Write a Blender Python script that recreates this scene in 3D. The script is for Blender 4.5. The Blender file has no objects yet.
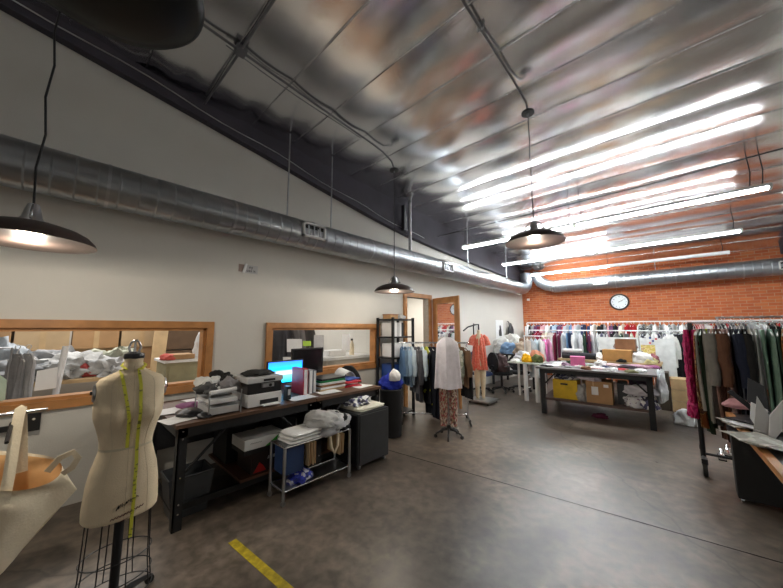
import bpy, bmesh, math, random
from mathutils import Vector, Matrix, Euler, noise
PI = math.pi
random.seed(7)
scn = bpy.context.scene
col = scn.collection

# ------------------------------------------------------------------ camera
EYE = Vector((0, 0, 1.6)); FPX = 308.0
PITCH = math.atan2(34, FPX); YAW = math.atan2(681 - 391.5, FPX / math.cos(PITCH))
cd = bpy.data.cameras.new('camera'); cam = bpy.data.objects.new('camera', cd); col.objects.link(cam)
cd.sensor_width = 36; cd.lens = FPX / 783 * 36; cd.clip_start = .05; cd.clip_end = 100
cam.location = EYE; cam.rotation_euler = (PI / 2 + PITCH, 0, YAW)
scn.camera = cam
# ------------------------------------------------------------------ world, exposure, big lights
w = bpy.data.worlds.new('world'); scn.world = w; w.use_nodes = True
w.node_tree.nodes['Background'].inputs[0].default_value = (.75, .8, .9, 1)
w.node_tree.nodes['Background'].inputs[1].default_value = .08
vs = scn.view_settings
vs.view_transform = 'Standard'; vs.look = 'None'; vs.gamma = 1; vs.exposure = 2.1
TUBE = 16.0         # fluorescent tube emission
BULB = 10.0         # pendant bulb watts

def area(name, loc, rot, sx, sy, power, color):
    l = bpy.data.lights.new(name, 'AREA'); l.shape = 'RECTANGLE'; l.size = sx; l.size_y = sy
    l.energy = power; l.color = color
    o = bpy.data.objects.new(name, l); col.objects.link(o); o.location = loc; o.rotation_euler = rot
    return o
area('storage_room_light', (-6.3, 1.2, 2.75), (0, 0, 0), 1.2, 5.0, 34, (1, .98, .94))
area('office_room_light', (-6.0, 6.3, 2.75), (0, 0, 0), 1.0, 1.6, 22, (1, .95, .88))
area('unseen_fill_light', (1.4, -3.85, 2.2), (math.radians(88), 0, 0), 1.3, 2.4, 4, (.93, .96, 1))  # weak fill added behind the camera

# ------------------------------------------------------------------ pixel helper: the point of a known plane seen at a pixel
_F = Vector((-math.sin(YAW) * math.cos(PITCH), math.cos(YAW) * math.cos(PITCH), math.sin(PITCH)))
_R = Vector((math.cos(YAW), math.sin(YAW), 0)); _U = _R.cross(_F)
def P(x, y, X=None, Y=None, Z=None):
    r = _F * FPX + _R * (x - 391.5) + _U * (294 - y)
    if X is not None: t = (X - EYE.x) / r.x
    elif Y is not None: t = (Y - EYE.y) / r.y
    else: t = (Z - EYE.z) / r.z
    return EYE + r * t

# ------------------------------------------------------------------ materials
def newmat(name):
    m = bpy.data.materials.new(name); m.use_nodes = True
    nt = m.node_tree; return m, nt, nt.nodes['Principled BSDF']
def node(nt, t, **kw):
    n = nt.nodes.new(t)
    for k, v in kw.items(): setattr(n, k, v)
    return n
def c4(c): return (c[0], c[1], c[2], 1)
def mat(name, c, rough=.6, metal=0, var=.12, scale=8, bump=0, bscale=60, emit=0, spec=None, coat=0):
    m, nt, b = newmat(name)
    b.inputs['Roughness'].default_value = rough; b.inputs['Metallic'].default_value = metal
    if spec is not None: b.inputs['Specular IOR Level'].default_value = spec
    if coat: b.inputs['Coat Weight'].default_value = coat
    tc = node(nt, 'ShaderNodeTexCoord'); n = node(nt, 'ShaderNodeTexNoise')
    n.inputs['Scale'].default_value = scale; n.inputs['Detail'].default_value = 3
    nt.links.new(tc.outputs['Object'], n.inputs['Vector'])
    r = node(nt, 'ShaderNodeValToRGB')
    r.color_ramp.elements[0].position = .3; r.color_ramp.elements[1].position = .7
    r.color_ramp.elements[0].color = c4([max(0, k * (1 - var)) for k in c]); r.color_ramp.elements[1].color = c4([min(1, k * (1 + var)) for k in c])
    nt.links.new(n.outputs['Fac'], r.inputs['Fac']); nt.links.new(r.outputs['Color'], b.inputs['Base Color'])
    if bump:
        n2 = node(nt, 'ShaderNodeTexNoise'); n2.inputs['Scale'].default_value = bscale
        nt.links.new(tc.outputs['Object'], n2.inputs['Vector'])
        bp = node(nt, 'ShaderNodeBump'); bp.inputs['Strength'].default_value = bump; bp.inputs['Distance'].default_value = .02
        nt.links.new(n2.outputs['Fac'], bp.inputs['Height']); nt.links.new(bp.outputs['Normal'], b.inputs['Normal'])
    if emit:
        b.inputs['Emission Color'].default_value = c4(c); b.inputs['Emission Strength'].default_value = emit
    return m
_cl = {}
def cloth(c, rough=.85):
    k = tuple(round(v, 3) for v in c)
    if k not in _cl: _cl[k] = mat('cloth_%d' % len(_cl), c, rough, 0, .08, 14, .3, 45, spec=.25)
    return _cl[k]
def pattern(name, cols, scale, kind='voronoi', stretch=(1, 1, 1), rough=.7, metal=0):
    m, nt, b = newmat(name); b.inputs['Roughness'].default_value = rough; b.inputs['Metallic'].default_value = metal
    tc = node(nt, 'ShaderNodeTexCoord'); mp = node(nt, 'ShaderNodeMapping'); mp.inputs['Scale'].default_value = stretch
    nt.links.new(tc.outputs['Object'], mp.inputs['Vector'])
    if kind == 'voronoi':
        n = node(nt, 'ShaderNodeTexVoronoi'); n.inputs['Scale'].default_value = scale; out = n.outputs['Color']
        s = node(nt, 'ShaderNodeSeparateColor'); nt.links.new(out, s.inputs[0]); out = s.outputs[0]
    else:
        n = node(nt, 'ShaderNodeTexNoise'); n.inputs['Scale'].default_value = scale; n.inputs['Detail'].default_value = 2; out = n.outputs['Fac']
    nt.links.new(mp.outputs[0], n.inputs['Vector'])
    r = node(nt, 'ShaderNodeValToRGB'); cr = r.color_ramp; cr.interpolation = 'CONSTANT'
    N = len(cols); lo, hi = (0, 1) if kind == 'voronoi' else (.33, .67)
    cr.elements[0].color = c4(cols[0]); cr.elements[1].position = lo + (hi - lo) / N; cr.elements[1].color = c4(cols[1])
    for i in range(2, N):
        e = cr.elements.new(lo + (hi - lo) * i / N); e.color = c4(cols[i])
    nt.links.new(out, r.inputs['Fac']); nt.links.new(r.outputs['Color'], b.inputs['Base Color'])
    return m
def glassmat(name, ior=1.45, tint=(1, 1, 1), base=0.0):
    m = bpy.data.materials.new(name); m.use_nodes = True; nt = m.node_tree; nt.nodes.clear()
    o = node(nt, 'ShaderNodeOutputMaterial'); mx = node(nt, 'ShaderNodeMixShader'); t = node(nt, 'ShaderNodeBsdfTransparent')
    g = node(nt, 'ShaderNodeBsdfGlossy'); g.inputs['Roughness'].default_value = .02
    f_ = node(nt, 'ShaderNodeFresnel'); f_.inputs['IOR'].default_value = ior; ge = node(nt, 'ShaderNodeNewGeometry')
    f = node(nt, 'ShaderNodeMath', operation='MULTIPLY'); iv = node(nt, 'ShaderNodeMath', operation='SUBTRACT'); iv.inputs[0].default_value = 1
    nt.links.new(ge.outputs['Backfacing'], iv.inputs[1]); nt.links.new(iv.outputs[0], f.inputs[1]); nt.links.new(f_.outputs[0], f.inputs[0])
    t.inputs[0].default_value = c4(tint)
    nt.links.new(f.outputs[0], mx.inputs[0]); nt.links.new(t.outputs[0], mx.inputs[1]); nt.links.new(g.outputs[0], mx.inputs[2])
    nt.links.new(mx.outputs[0], o.inputs[0]); return m

M = {}
M['black'] = mat('black_painted_metal', (.012, .012, .014), .4, 0, .2)
M['blackplastic'] = mat('black_plastic', (.015, .015, .017), .35, 0, .1)
M['dome'] = mat('black_enamel_gloss', (.006, .006, .005), .38, 0, .1, spec=.2)
M['bench'] = mat('black_bench_steel', (.022, .023, .025), .45, .3, .2)
M['chrome'] = mat('chrome', (.75, .76, .78), .18, 1, .05)
M['steel'] = mat('brushed_steel', (.5, .51, .53), .3, 1, .1)
M['galv'] = mat('galvanised_bracket', (.45, .47, .5), .35, .9, .15)
M['conduit'] = mat('grey_conduit', (.2, .2, .21), .45, .6, .1)
M['white'] = mat('white_paint', (.8, .8, .79), .5, 0, .03)
M['paper'] = mat('white_paper', (.8, .8, .8), .8, 0, .03)
M['papergrey'] = mat('grey_paper', (.5, .5, .5), .8, 0, .05)
M['enamel'] = mat('white_enamel_interior', (.78, .74, .62), .4, 0, .05)
M['shade'] = mat('dark_brown_enamel', (.05, .035, .03), .35, 0, .15)
M['oak'] = mat('orange_oak', (.46, .21, .07), .4, 0, .2, 6)
M['wood'] = mat('brown_wood', (.28, .13, .06), .45, 0, .25, 5)
M['woodlight'] = mat('light_wood', (.55, .38, .2), .5, 0, .15, 5)
M['card'] = mat('cardboard', (.42, .25, .12), .85, 0, .12, 4)
M['cardlight'] = mat('light_cardboard', (.5, .36, .21), .85, 0, .1, 4)
M['canvas'] = mat('cream_canvas', (.8, .7, .52), .9, 0, .05, 6, .12, 60)
M['linen'] = mat('cream_linen_form', (.74, .61, .42), .85, 0, .08, 5, .2, 200)
M['rubber'] = mat('black_rubber', (.02, .02, .02), .7)
M['yellowtape'] = mat('yellow_tape_measure', (.62, .6, .07), .6)
M['red'] = mat('red_plastic', (.5, .015, .03), .45)
M['green'] = mat('green_card', (.02, .3, .1), .6)
M['blue'] = mat('blue_plastic', (.02, .07, .3), .5)
M['darkblue'] = mat('navy_plastic', (.015, .04, .12), .5)
M['greycab'] = mat('charcoal_cabinet', (.045, .047, .05), .4, .2, .08)
M['plum'] = mat('plum_grey_beam', (.055, .05, .066), .75, 0, .12, 3)
M['ink'] = mat('black_ink', (.02, .015, .015), .7)
M['inkred'] = mat('brown_red_ink', (.12, .02, .02), .7)
M['yellowbox'] = mat('yellow_crate', (.68, .44, .02), .5)
M['pink'] = mat('pink_box', (.85, .2, .45), .6)
M['whiteboard'] = mat('whiteboard', (.75, .77, .76), .35)
M['bag'] = mat('white_plastic_bag', (.75, .77, .8), .35, 0, .06, 5, .5, 12)
M['glass'] = glassmat('window_glass', 1.35)
M['clearplastic'] = glassmat('clear_acrylic', 1.5, (.85, .87, .88))
M['tube_on'] = mat('lit_fluorescent_tube', (.93, .98, 1), .5, emit=TUBE, var=0)
M['tube_off'] = mat('unlit_fluorescent_tube', (.7, .72, .72), .4)
M['bulb'] = mat('lit_bulb', (1, .86, .62), .5, emit=30, var=0)
M['screen'] = None

# cream wall
def wallmat(name, c, rough=.8):
    return mat(name, c, rough, 0, .035, 1.3, .06, 90)
M['cream'] = wallmat('cream_wall_paint', (.62, .6, .55))
M['roomwall'] = wallmat('storage_wall_paint', (.5, .46, .4))
# brick
def brick():
    m, nt, b = newmat('orange_brick'); tc = node(nt, 'ShaderNodeTexCoord'); mp = node(nt, 'ShaderNodeMapping')
    mp.inputs['Rotation'].default_value = (PI / 2, 0, 0)
    nt.links.new(tc.outputs['Object'], mp.inputs['Vector'])
    br = node(nt, 'ShaderNodeTexBrick'); nt.links.new(mp.outputs[0], br.inputs['Vector'])
    br.inputs['Scale'].default_value = 1; br.inputs['Brick Width'].default_value = .225; br.inputs['Row Height'].default_value = .076
    br.inputs['Mortar Size'].default_value = .007; br.inputs['Mortar Smooth'].default_value = .2
    br.inputs['Color1'].default_value = (.47, .11, .035, 1); br.inputs['Color2'].default_value = (.6, .185, .06, 1)
    br.inputs['Mortar'].default_value = (.5, .27, .16, 1); br.inputs['Bias'].default_value = -.2
    n = node(nt, 'ShaderNodeTexNoise'); n.inputs['Scale'].default_value = 6; n.inputs['Detail'].default_value = 5
    nt.links.new(tc.outputs['Object'], n.inputs['Vector'])
    mx = node(nt, 'ShaderNodeMix', data_type='RGBA', blend_type='MULTIPLY'); mx.inputs[0].default_value = .5
    rr = node(nt, 'ShaderNodeValToRGB'); rr.color_ramp.elements[0].color = (.55, .5, .5, 1); rr.color_ramp.elements[1].color = (1.25, 1.2, 1.1, 1)
    nt.links.new(n.outputs['Fac'], rr.inputs[0]); nt.links.new(br.outputs['Color'], mx.inputs[6]); nt.links.new(rr.outputs[0], mx.inputs[7])
    nt.links.new(mx.outputs[2], b.inputs['Base Color']); b.inputs['Roughness'].default_value = .8
    bp = node(nt, 'ShaderNodeBump'); bp.inputs['Strength'].default_value = .5; bp.inputs['Distance'].default_value = .01; bp.invert = True
    nt.links.new(br.outputs['Fac'], bp.inputs['Height']); nt.links.new(bp.outputs[0], b.inputs['Normal']); return m
M['brick'] = brick()
# concrete floor
def concrete():
    m, nt, b = newmat('sealed_concrete'); tc = node(nt, 'ShaderNodeTexCoord')
    def ns(s, d, dist=0):
        n = node(nt, 'ShaderNodeTexNoise'); n.inputs['Scale'].default_value = s; n.inputs['Detail'].default_value = d; n.inputs['Distortion'].default_value = dist
        nt.links.new(tc.outputs['Object'], n.inputs['Vector']); return n
    a = ns(.8, 7, .8); r = node(nt, 'ShaderNodeValToRGB')
    r.color_ramp.elements[0].position = .32; r.color_ramp.elements[0].color = (.045, .034, .027, 1)
    r.color_ramp.elements[1].position = .7; r.color_ramp.elements[1].color = (.22, .182, .148, 1)
    nt.links.new(a.outputs['Fac'], r.inputs[0])
    f = ns(11, 14, .3); r2 = node(nt, 'ShaderNodeValToRGB'); r2.color_ramp.elements[0].position = .35; r2.color_ramp.elements[1].position = .72
    r2.color_ramp.elements[0].color = (.62, .6, .58, 1); r2.color_ramp.elements[1].color = (1.38, 1.36, 1.32, 1)
    nt.links.new(f.outputs['Fac'], r2.inputs[0])
    mx = node(nt, 'ShaderNodeMix', data_type='RGBA', blend_type='MULTIPLY'); mx.inputs[0].default_value = 1
    nt.links.new(r.outputs[0], mx.inputs[6]); nt.links.new(r2.outputs[0], mx.inputs[7])
    # thin wandering cracks
    v = node(nt, 'ShaderNodeTexVoronoi', feature='DISTANCE_TO_EDGE'); v.inputs['Scale'].default_value = .33
    dn = ns(2.2, 5); av = node(nt, 'ShaderNodeMix', data_type='VECTOR'); av.inputs[0].default_value = .28
    nt.links.new(tc.outputs['Object'], av.inputs[4]); nt.links.new(dn.outputs['Color'], av.inputs[5]); nt.links.new(av.outputs[1], v.inputs['Vector'])
    cr = node(nt, 'ShaderNodeValToRGB'); cr.color_ramp.elements[0].position = .0; cr.color_ramp.elements[0].color = (.45, .45, .45, 1)
    cr.color_ramp.elements[1].position = .0022; cr.color_ramp.elements[1].color = (1, 1, 1, 1)
    nt.links.new(v.outputs['Distance'], cr.inputs[0])
    m2 = node(nt, 'ShaderNodeMix', data_type='RGBA', blend_type='MULTIPLY'); m2.inputs[0].default_value = .8
    nt.links.new(mx.outputs[2], m2.inputs[6]); nt.links.new(cr.outputs[0], m2.inputs[7]); nt.links.new(m2.outputs[2], b.inputs['Base Color'])
    ro = node(nt, 'ShaderNodeMapRange'); ro.inputs[3].default_value = .2; ro.inputs[4].default_value = .5
    nt.links.new(f.outputs['Fac'], ro.inputs[0]); nt.links.new(ro.outputs[0], b.inputs['Roughness'])
    bp = node(nt, 'ShaderNodeBump'); bp.inputs['Strength'].default_value = .06; bp.inputs['Distance'].default_value = .01
    nt.links.new(f.outputs['Fac'], bp.inputs['Height']); nt.links.new(bp.outputs[0], b.inputs['Normal']); return m
M['concrete'] = concrete()
# foil
def foil(name='silver_foil_insulation', rough=.2, b1=.08):
    m, nt, b = newmat(name); b.inputs['Metallic'].default_value = 1
    b.inputs['Base Color'].default_value = (.84, .83, .83, 1); b.inputs['Roughness'].default_value = rough
    tc = node(nt, 'ShaderNodeTexCoord'); mp = node(nt, 'ShaderNodeMapping'); mp.inputs['Scale'].default_value = (.5, 1.3, 1)
    nt.links.new(tc.outputs['Object'], mp.inputs['Vector'])
    n = node(nt, 'ShaderNodeTexNoise'); n.inputs['Scale'].default_value = 2.2; n.inputs['Detail'].default_value = 2
    nt.links.new(mp.outputs[0], n.inputs['Vector'])
    n2 = node(nt, 'ShaderNodeTexNoise'); n2.inputs['Scale'].default_value = 55; n2.inputs['Detail'].default_value = 2
    nt.links.new(mp.outputs[0], n2.inputs['Vector'])
    bp = node(nt, 'ShaderNodeBump'); bp.inputs['Strength'].default_value = b1; bp.inputs['Distance'].default_value = .06
    bp2 = node(nt, 'ShaderNodeBump'); bp2.inputs['Strength'].default_value = .1; bp2.inputs['Distance'].default_value = .005
    nt.links.new(n.outputs['Fac'], bp.inputs['Height']); nt.links.new(n2.outputs['Fac'], bp2.inputs['Height'])
    nt.links.new(bp.outputs[0], bp2.inputs['Normal']); nt.links.new(bp2.outputs[0], b.inputs['Normal']); return m
M['foil'] = foil()
# spiral duct
def ductmat(axis):
    m, nt, b = newmat('spiral_galvanised_duct'); b.inputs['Metallic'].default_value = .9; b.inputs['Roughness'].default_value = .33
    tc = node(nt, 'ShaderNodeTexCoord'); n = node(nt, 'ShaderNodeTexNoise'); n.inputs['Scale'].default_value = 4
    nt.links.new(tc.outputs['Object'], n.inputs['Vector'])
    r = node(nt, 'ShaderNodeValToRGB'); r.color_ramp.elements[0].color = (.27, .29, .31, 1); r.color_ramp.elements[1].color = (.42, .44, .47, 1)
    nt.links.new(n.outputs['Fac'], r.inputs[0]); nt.links.new(r.outputs[0], b.inputs['Base Color'])
    wv = node(nt, 'ShaderNodeTexWave', bands_direction=axis, wave_profile='SAW'); wv.inputs['Scale'].default_value = 2.2; wv.inputs['Distortion'].default_value = 0
    nt.links.new(tc.outputs['Object'], wv.inputs['Vector'])
    rr = node(nt, 'ShaderNodeValToRGB'); rr.color_ramp.elements[0].position = .86; rr.color_ramp.elements[1].position = .95
    nt.links.new(wv.outputs['Fac'], rr.inputs[0])
    bp = node(nt, 'ShaderNodeBump'); bp.inputs['Strength'].default_value = .8; bp.inputs['Distance'].default_value = .012
    nt.links.new(rr.outputs[0], bp.inputs['Height']); nt.links.new(bp.outputs[0], b.inputs['Normal']); return m
M['ductY'] = ductmat('Y'); M['ductX'] = ductmat('X')
M['mirror'] = mat('mirror_glass', (.75, .75, .75), .03, 1, 0)
def screenmat():
    m, nt, b = newmat('blue_screen'); tc = node(nt, 'ShaderNodeTexCoord'); s = node(nt, 'ShaderNodeSeparateXYZ')
    nt.links.new(tc.outputs['Generated'], s.inputs[0])
    r = node(nt, 'ShaderNodeValToRGB'); e = r.color_ramp
    e.elements[0].color = (.0, .45, .95, 1); e.elements[1].color = (.02, .12, .75, 1)
    x = e.elements.new(.35); x.color = (.1, .7, .95, 1); x = e.elements.new(.45); x.color = (.65, .9, 1, 1); x = e.elements.new(.6); x.color = (.0, .3, .9, 1)
    nt.links.new(s.outputs[2], r.inputs[0]); nt.links.new(r.outputs[0], b.inputs['Emission Color']); b.inputs['Emission Strength'].default_value = 1.0
    b.inputs['Base Color'].default_value = (.01, .01, .01, 1); return m
M['screen'] = screenmat()

# ------------------------------------------------------------------ mesh builder
class MB:
    def __init__(s): s.v = []; s.f = []
    def add(s, vs, fs):
        o = len(s.v); s.v += [Vector(v) for v in vs]; s.f += [tuple(i + o for i in f) for f in fs]; return s
    def box(s, c, d, rot=None):
        x, y, z = d[0] / 2, d[1] / 2, d[2] / 2
        vs = [Vector(p) for p in ((-x, -y, -z), (x, -y, -z), (x, y, -z), (-x, y, -z), (-x, -y, z), (x, -y, z), (x, y, z), (-x, y, z))]
        if rot is not None:
            R = Euler(rot).to_matrix(); vs = [R @ v for v in vs]
        return s.add([v + Vector(c) for v in vs], [(0, 3, 2, 1), (4, 5, 6, 7), (0, 1, 5, 4), (1, 2, 6, 5), (2, 3, 7, 6), (3, 0, 4, 7)])
    def bb(s, a, b): return s.box([(a[i] + b[i]) / 2 for i in range(3)], [abs(b[i] - a[i]) for i in range(3)])
    def prism(s, pts, off):       # polygon extruded by a vector
        n = len(pts); off = Vector(off); a = [Vector(p) for p in pts]
        return s.add(a + [p + off for p in a], [tuple(range(n - 1, -1, -1)), tuple(range(n, 2 * n))] + [(i, (i + 1) % n, n + (i + 1) % n, n + i) for i in range(n)])
    def tube(s, pts, r, n=8, cap=True):
        pts = [Vector(p) for p in pts]; rs = r if isinstance(r, (list, tuple)) else [r] * len(pts)
        rings = []; up = None
        for i, p in enumerate(pts):
            t = (pts[min(i + 1, len(pts) - 1)] - pts[max(i - 1, 0)]).normalized()
            if up is None: up = Vector((0, 0, 1)) if abs(t.z) < .9 else Vector((1, 0, 0))
            a = t.cross(up).normalized(); b = a.cross(t).normalized(); up = b
            rings.append([p + (a * math.cos(2 * PI * k / n) + b * math.sin(2 * PI * k / n)) * rs[i] for k in range(n)])
        vs = [v for rg in rings for v in rg]; fs = []
        for i in range(len(pts) - 1):
            for k in range(n): fs.append((i * n + k, (i + 1) * n + k, (i + 1) * n + (k + 1) % n, i * n + (k + 1) % n))
        if cap: fs.append(tuple(range(n))); fs.append(tuple((len(pts) - 1) * n + k for k in range(n - 1, -1, -1)))
        return s.add(vs, fs)
    def lathe(s, prof, c=(0, 0, 0), n=32, sx=1, sy=1):
        c = Vector(c); vs = []; fs = []
        for r, z in prof:
            for k in range(n): vs.append(c + Vector((r * sx * math.cos(2 * PI * k / n), r * sy * math.sin(2 * PI * k / n), z)))
        for i in range(len(prof) - 1):
            for k in range(n): fs.append((i * n + k, i * n + (k + 1) % n, (i + 1) * n + (k + 1) % n, (i + 1) * n + k))
        if prof[0][0] > 1e-4: fs.append(tuple(range(n - 1, -1, -1)))
        if prof[-1][0] > 1e-4: fs.append(tuple((len(prof) - 1) * n + k for k in range(n)))
        return s.add(vs, fs)
    def grid(s, fn, nu, nv, closed=False):
        vs = [fn(i / (nu - 1), j / (nv - (0 if closed else 1))) for i in range(nu) for j in range(nv)]; fs = []
        for i in range(nu - 1):
            for j in range(nv if closed else nv - 1):
                j2 = (j + 1) % nv; fs.append((i * nv + j, i * nv + j2, (i + 1) * nv + j2, (i + 1) * nv + j))
        return s.add(vs, fs)
    def mesh(s, name, shift=Vector((0, 0, 0)), smooth=False, bevel=0):
        me = bpy.data.meshes.new(name); me.from_pydata([v - shift for v in s.v], [], s.f)
        bm = bmesh.new(); bm.from_mesh(me); bmesh.ops.remove_doubles(bm, verts=bm.verts, dist=1e-5)
        if bevel: bmesh.ops.bevel(bm, geom=list(bm.edges), offset=bevel, segments=2, affect='EDGES', clamp_overlap=True, profile=.7)
        bmesh.ops.recalc_face_normals(bm, faces=bm.faces); bm.to_mesh(me); bm.free()
        if smooth:
            me.polygons.foreach_set('use_smooth', [True] * len(me.polygons))
            try: me.set_sharp_from_angle(angle=math.radians(smooth if smooth is not True else 50))
            except Exception: pass
        return me
def root_of(o):
    p = Vector((0, 0, 0))
    while o is not None: p += o.location; o = o.parent
    return p
def part(name, mb, m, parent, smooth=False, bevel=0, label=None, local=False):
    """a part: vertices in world coordinates (or in the thing's own frame when local)"""
    me = mb.mesh(name, Vector((0, 0, 0)) if local else root_of(parent), smooth, bevel); me.materials.append(M[m] if isinstance(m, str) else m)
    o = bpy.data.objects.new(name, me); col.objects.link(o); o.parent = parent
    if label: o['label'] = label
    return o
def thing(name, label, cat, loc=(0, 0, 0), group=None, rz=0):
    o = bpy.data.objects.new(name, None); col.objects.link(o); o.location = loc; o.rotation_euler.z = rz; o.empty_display_size = .1
    o['label'] = label; o['category'] = cat
    if group: o['group'] = group
    return o
def single(name, mb, m, label, cat, group=None, smooth=False, bevel=0, kind=None):
    xs = [v.x for v in mb.v]; ys = [v.y for v in mb.v]; zs = [v.z for v in mb.v]
    org = Vector(((min(xs) + max(xs)) / 2, (min(ys) + max(ys)) / 2, min(zs)))
    me = mb.mesh(name, org, smooth, bevel); me.materials.append(M[m] if isinstance(m, str) else m)
    o = bpy.data.objects.new(name, me); col.objects.link(o); o.location = org
    o['label'] = label; o['category'] = cat
    if group: o['group'] = group
    if kind: o['kind'] = kind
    return o
def struct(name, mb, m, smooth=False, parent=None):
    me = mb.mesh(name, Vector((0, 0, 0)), smooth); me.materials.append(M[m] if isinstance(m, str) else m)
    o = bpy.data.objects.new(name, me); col.objects.link(o); o['kind'] = 'structure'
    if parent: o.parent = parent
    return o
def text_mb(txt, size, origin, right, up, depth=.001):
    cu = bpy.data.curves.new('t', 'FONT'); cu.body = txt; cu.size = size; cu.extrude = depth; cu.align_x = 'CENTER'; cu.resolution_u = 2
    to = bpy.data.objects.new('t', cu); me = bpy.data.meshes.new_from_object(to)
    R = Vector(right).normalized(); U = Vector(up).normalized(); N = R.cross(U); O = Vector(origin)
    mb = MB(); mb.add([O + R * v.co.x + U * v.co.y + N * v.co.z for v in me.vertices], [tuple(p.vertices) for p in me.polygons])
    bpy.data.objects.remove(to); bpy.data.meshes.remove(me); bpy.data.curves.remove(cu); return mb

def crumple(c, d, seed, sub=4, rough=.35, freq=2.2, flat=True, rz=0):
    """a soft heap of cloth: c = centre of its base, d = full size"""
    bm = bmesh.new(); bmesh.ops.create_icosphere(bm, subdivisions=sub, radius=1)
    sv = Vector((seed * 3.7, seed * 1.3, seed * 7.1)); mb = MB(); R = Matrix.Rotation(rz, 3, 'Z')
    vs = []
    for v in bm.verts:
        p = v.co.copy(); q = p * freq + sv
        rdg = 1 - abs(noise.noise(q * 1.0)) * 2
        k = 1 + rough * (noise.noise(q * .7) * .9 + (rdg - .6) * .45 + noise.noise(q * 3.1) * .25)
        p = Vector((p.x, p.y, p.z)) * k
        if flat: p.z = max(p.z, -.35); z = (p.z + .35) / 1.35
        else: z = (p.z + 1) / 2
        e = 1 if not flat else 1.0
        vs.append(Vector(c) + R @ Vector((p.x * d[0] / 2 * e, p.y * d[1] / 2 * e, 0)) + Vector((0, 0, max(0, z) * d[2])))
    bm.verts.index_update(); mb.add(vs, [tuple(x.index for x in f.verts) for f in bm.faces]); bm.free(); return mb
def sheet(c, d, rz=0, curl=.0, seed=0, t=.0015, tilt=(0, 0), n=8):
    R = Euler((tilt[0], tilt[1], rz)).to_matrix(); c = Vector(c); mb = MB()
    def f(s):
        def g(u, v):
            z = curl * (noise.noise(Vector((u * 2 + seed, v * 2, seed))) + .6 * (u - .5) ** 2 * 2 + .3) + s * t
            return c + R @ Vector(((u - .5) * d[0], (v - .5) * d[1], max(z, s * t)))
        return g
    n_ = n if curl else 2
    mb.grid(f(0), n_, n_); mb.grid(f(1), n_, n_)
    per = [(i, 0) for i in range(n_)] + [(n_ - 1, j) for j in range(1, n_)] + [(i, n_ - 1) for i in range(n_ - 2, -1, -1)] + [(0, j) for j in range(n_ - 2, 0, -1)]
    k = n_ * n_; ids = [i * n_ + j for i, j in per]
    for a in range(len(ids)):
        b = (a + 1) % len(ids); mb.f.append((ids[a], ids[b], ids[b] + k, ids[a] + k))
    return mb
def folded(c, d, rz=0, seed=0, layers=3):
    """folded cloth: stacked soft rounded layers"""
    mb = MB(); h = d[2] / layers
    for i in range(layers):
        random_ = random.Random(seed * 31 + i); ox, oy = random_.uniform(-.01, .01), random_.uniform(-.01, .01); R = Matrix.Rotation(rz + random_.uniform(-.06, .06), 3, 'Z')
        def g(u, v, i=i, ox=ox, oy=oy, R=R):
            a = 2 * PI * v; e = .35; ca, sa = math.cos(a), math.sin(a)
            px = abs(ca) ** e * (1 if ca > 0 else -1); py = abs(sa) ** e * (1 if sa > 0 else -1)
            b = (u - .5) * PI; rr = max(math.cos(b), 0) ** .35 if u not in (0, 1) else 0
            wob = 1 + .05 * noise.noise(Vector((px * 2, py * 2, seed + i)))
            return Vector(c) + R @ Vector((px * rr * d[0] / 2 * wob + ox, py * rr * d[1] / 2 * wob + oy, 0)) + Vector((0, 0, (i + .5 + .5 * math.sin(b)) * h + .006 * noise.noise(Vector((px * 3, py * 3, seed)))*(i+1)/layers))
        mb.grid(g, 9, 28, closed=True)
    return mb

# ------------------------------------------------------------------ garments
def body_mb(W, L, T, seed, flare=1.0, neck=.1, z0=-.07, folds=5, taper=None, sleeveless=False):
    rn = random.Random(seed); ph = rn.uniform(0, 6.28); ph2 = rn.uniform(0, 6.28)
    zs = [0, .01, .03, .06, .10, .16, .24, .34, .46, .6, .74, .88, 1.0]
    mb = MB()
    def prof(t):
        z = z0 - t * L; sh = min(1, (t * L) / .09)
        hw = neck / 2 + (W / 2 - neck / 2) * sh ** .8
        if t * L > .09: hw = W / 2 * (1 + (flare - 1) * (t - .09 / L) / (1 - .09 / L))
        return z, hw
    def g(u, v):
        i = u * (len(zs) - 1); i0 = min(int(i), len(zs) - 2); t = zs[i0] + (zs[i0 + 1] - zs[i0]) * (i - i0)
        z, hw = prof(t); a = 2 * PI * v
        amp = .3 + .7 * t
        th = T * (.35 + .65 * min(1, t * L / .12)) * (1 + (.3 * math.sin(folds * a + ph + t * 2) + .28 * math.sin(11 * a + ph2 - t * 3)) * amp)
        x = hw * math.cos(a) * (1 + .04 * math.sin(3 * a + ph2) * amp)
        y = th * math.sin(a) + (.02 * math.sin(5 * math.cos(a) + ph2 + t * 3) + .011 * math.sin(17 * math.cos(a) + ph)) * amp
        hz = .012 * math.sin(3 * a + ph) * (t > .9)
        return Vector((x, y, z + hz))
    mb.grid(g, 18, 44, closed=True)
    mb.f.append(tuple(range(43, -1, -1))); mb.f.append(tuple(17 * 44 + k for k in range(44)))
    return mb
def sleeve_mb(W, SL, side, seed, r=.055, z0=-.13, spread=.1):
    rn = random.Random(seed + side); w0 = W / 2 - .03
    pts = []
    for i in range(7):
        t = i / 6; pts.append((side * (w0 + spread * math.sin(min(1, t * 1.4) * PI / 2) * .6), .012 * math.sin(t * 4 + rn.uniform(0, 3)), z0 - t * SL))
    return MB().tube(pts, [r * .9, r * 1.05, r, r * .92, r * .85, r * .8, r * .72], 10)
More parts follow.
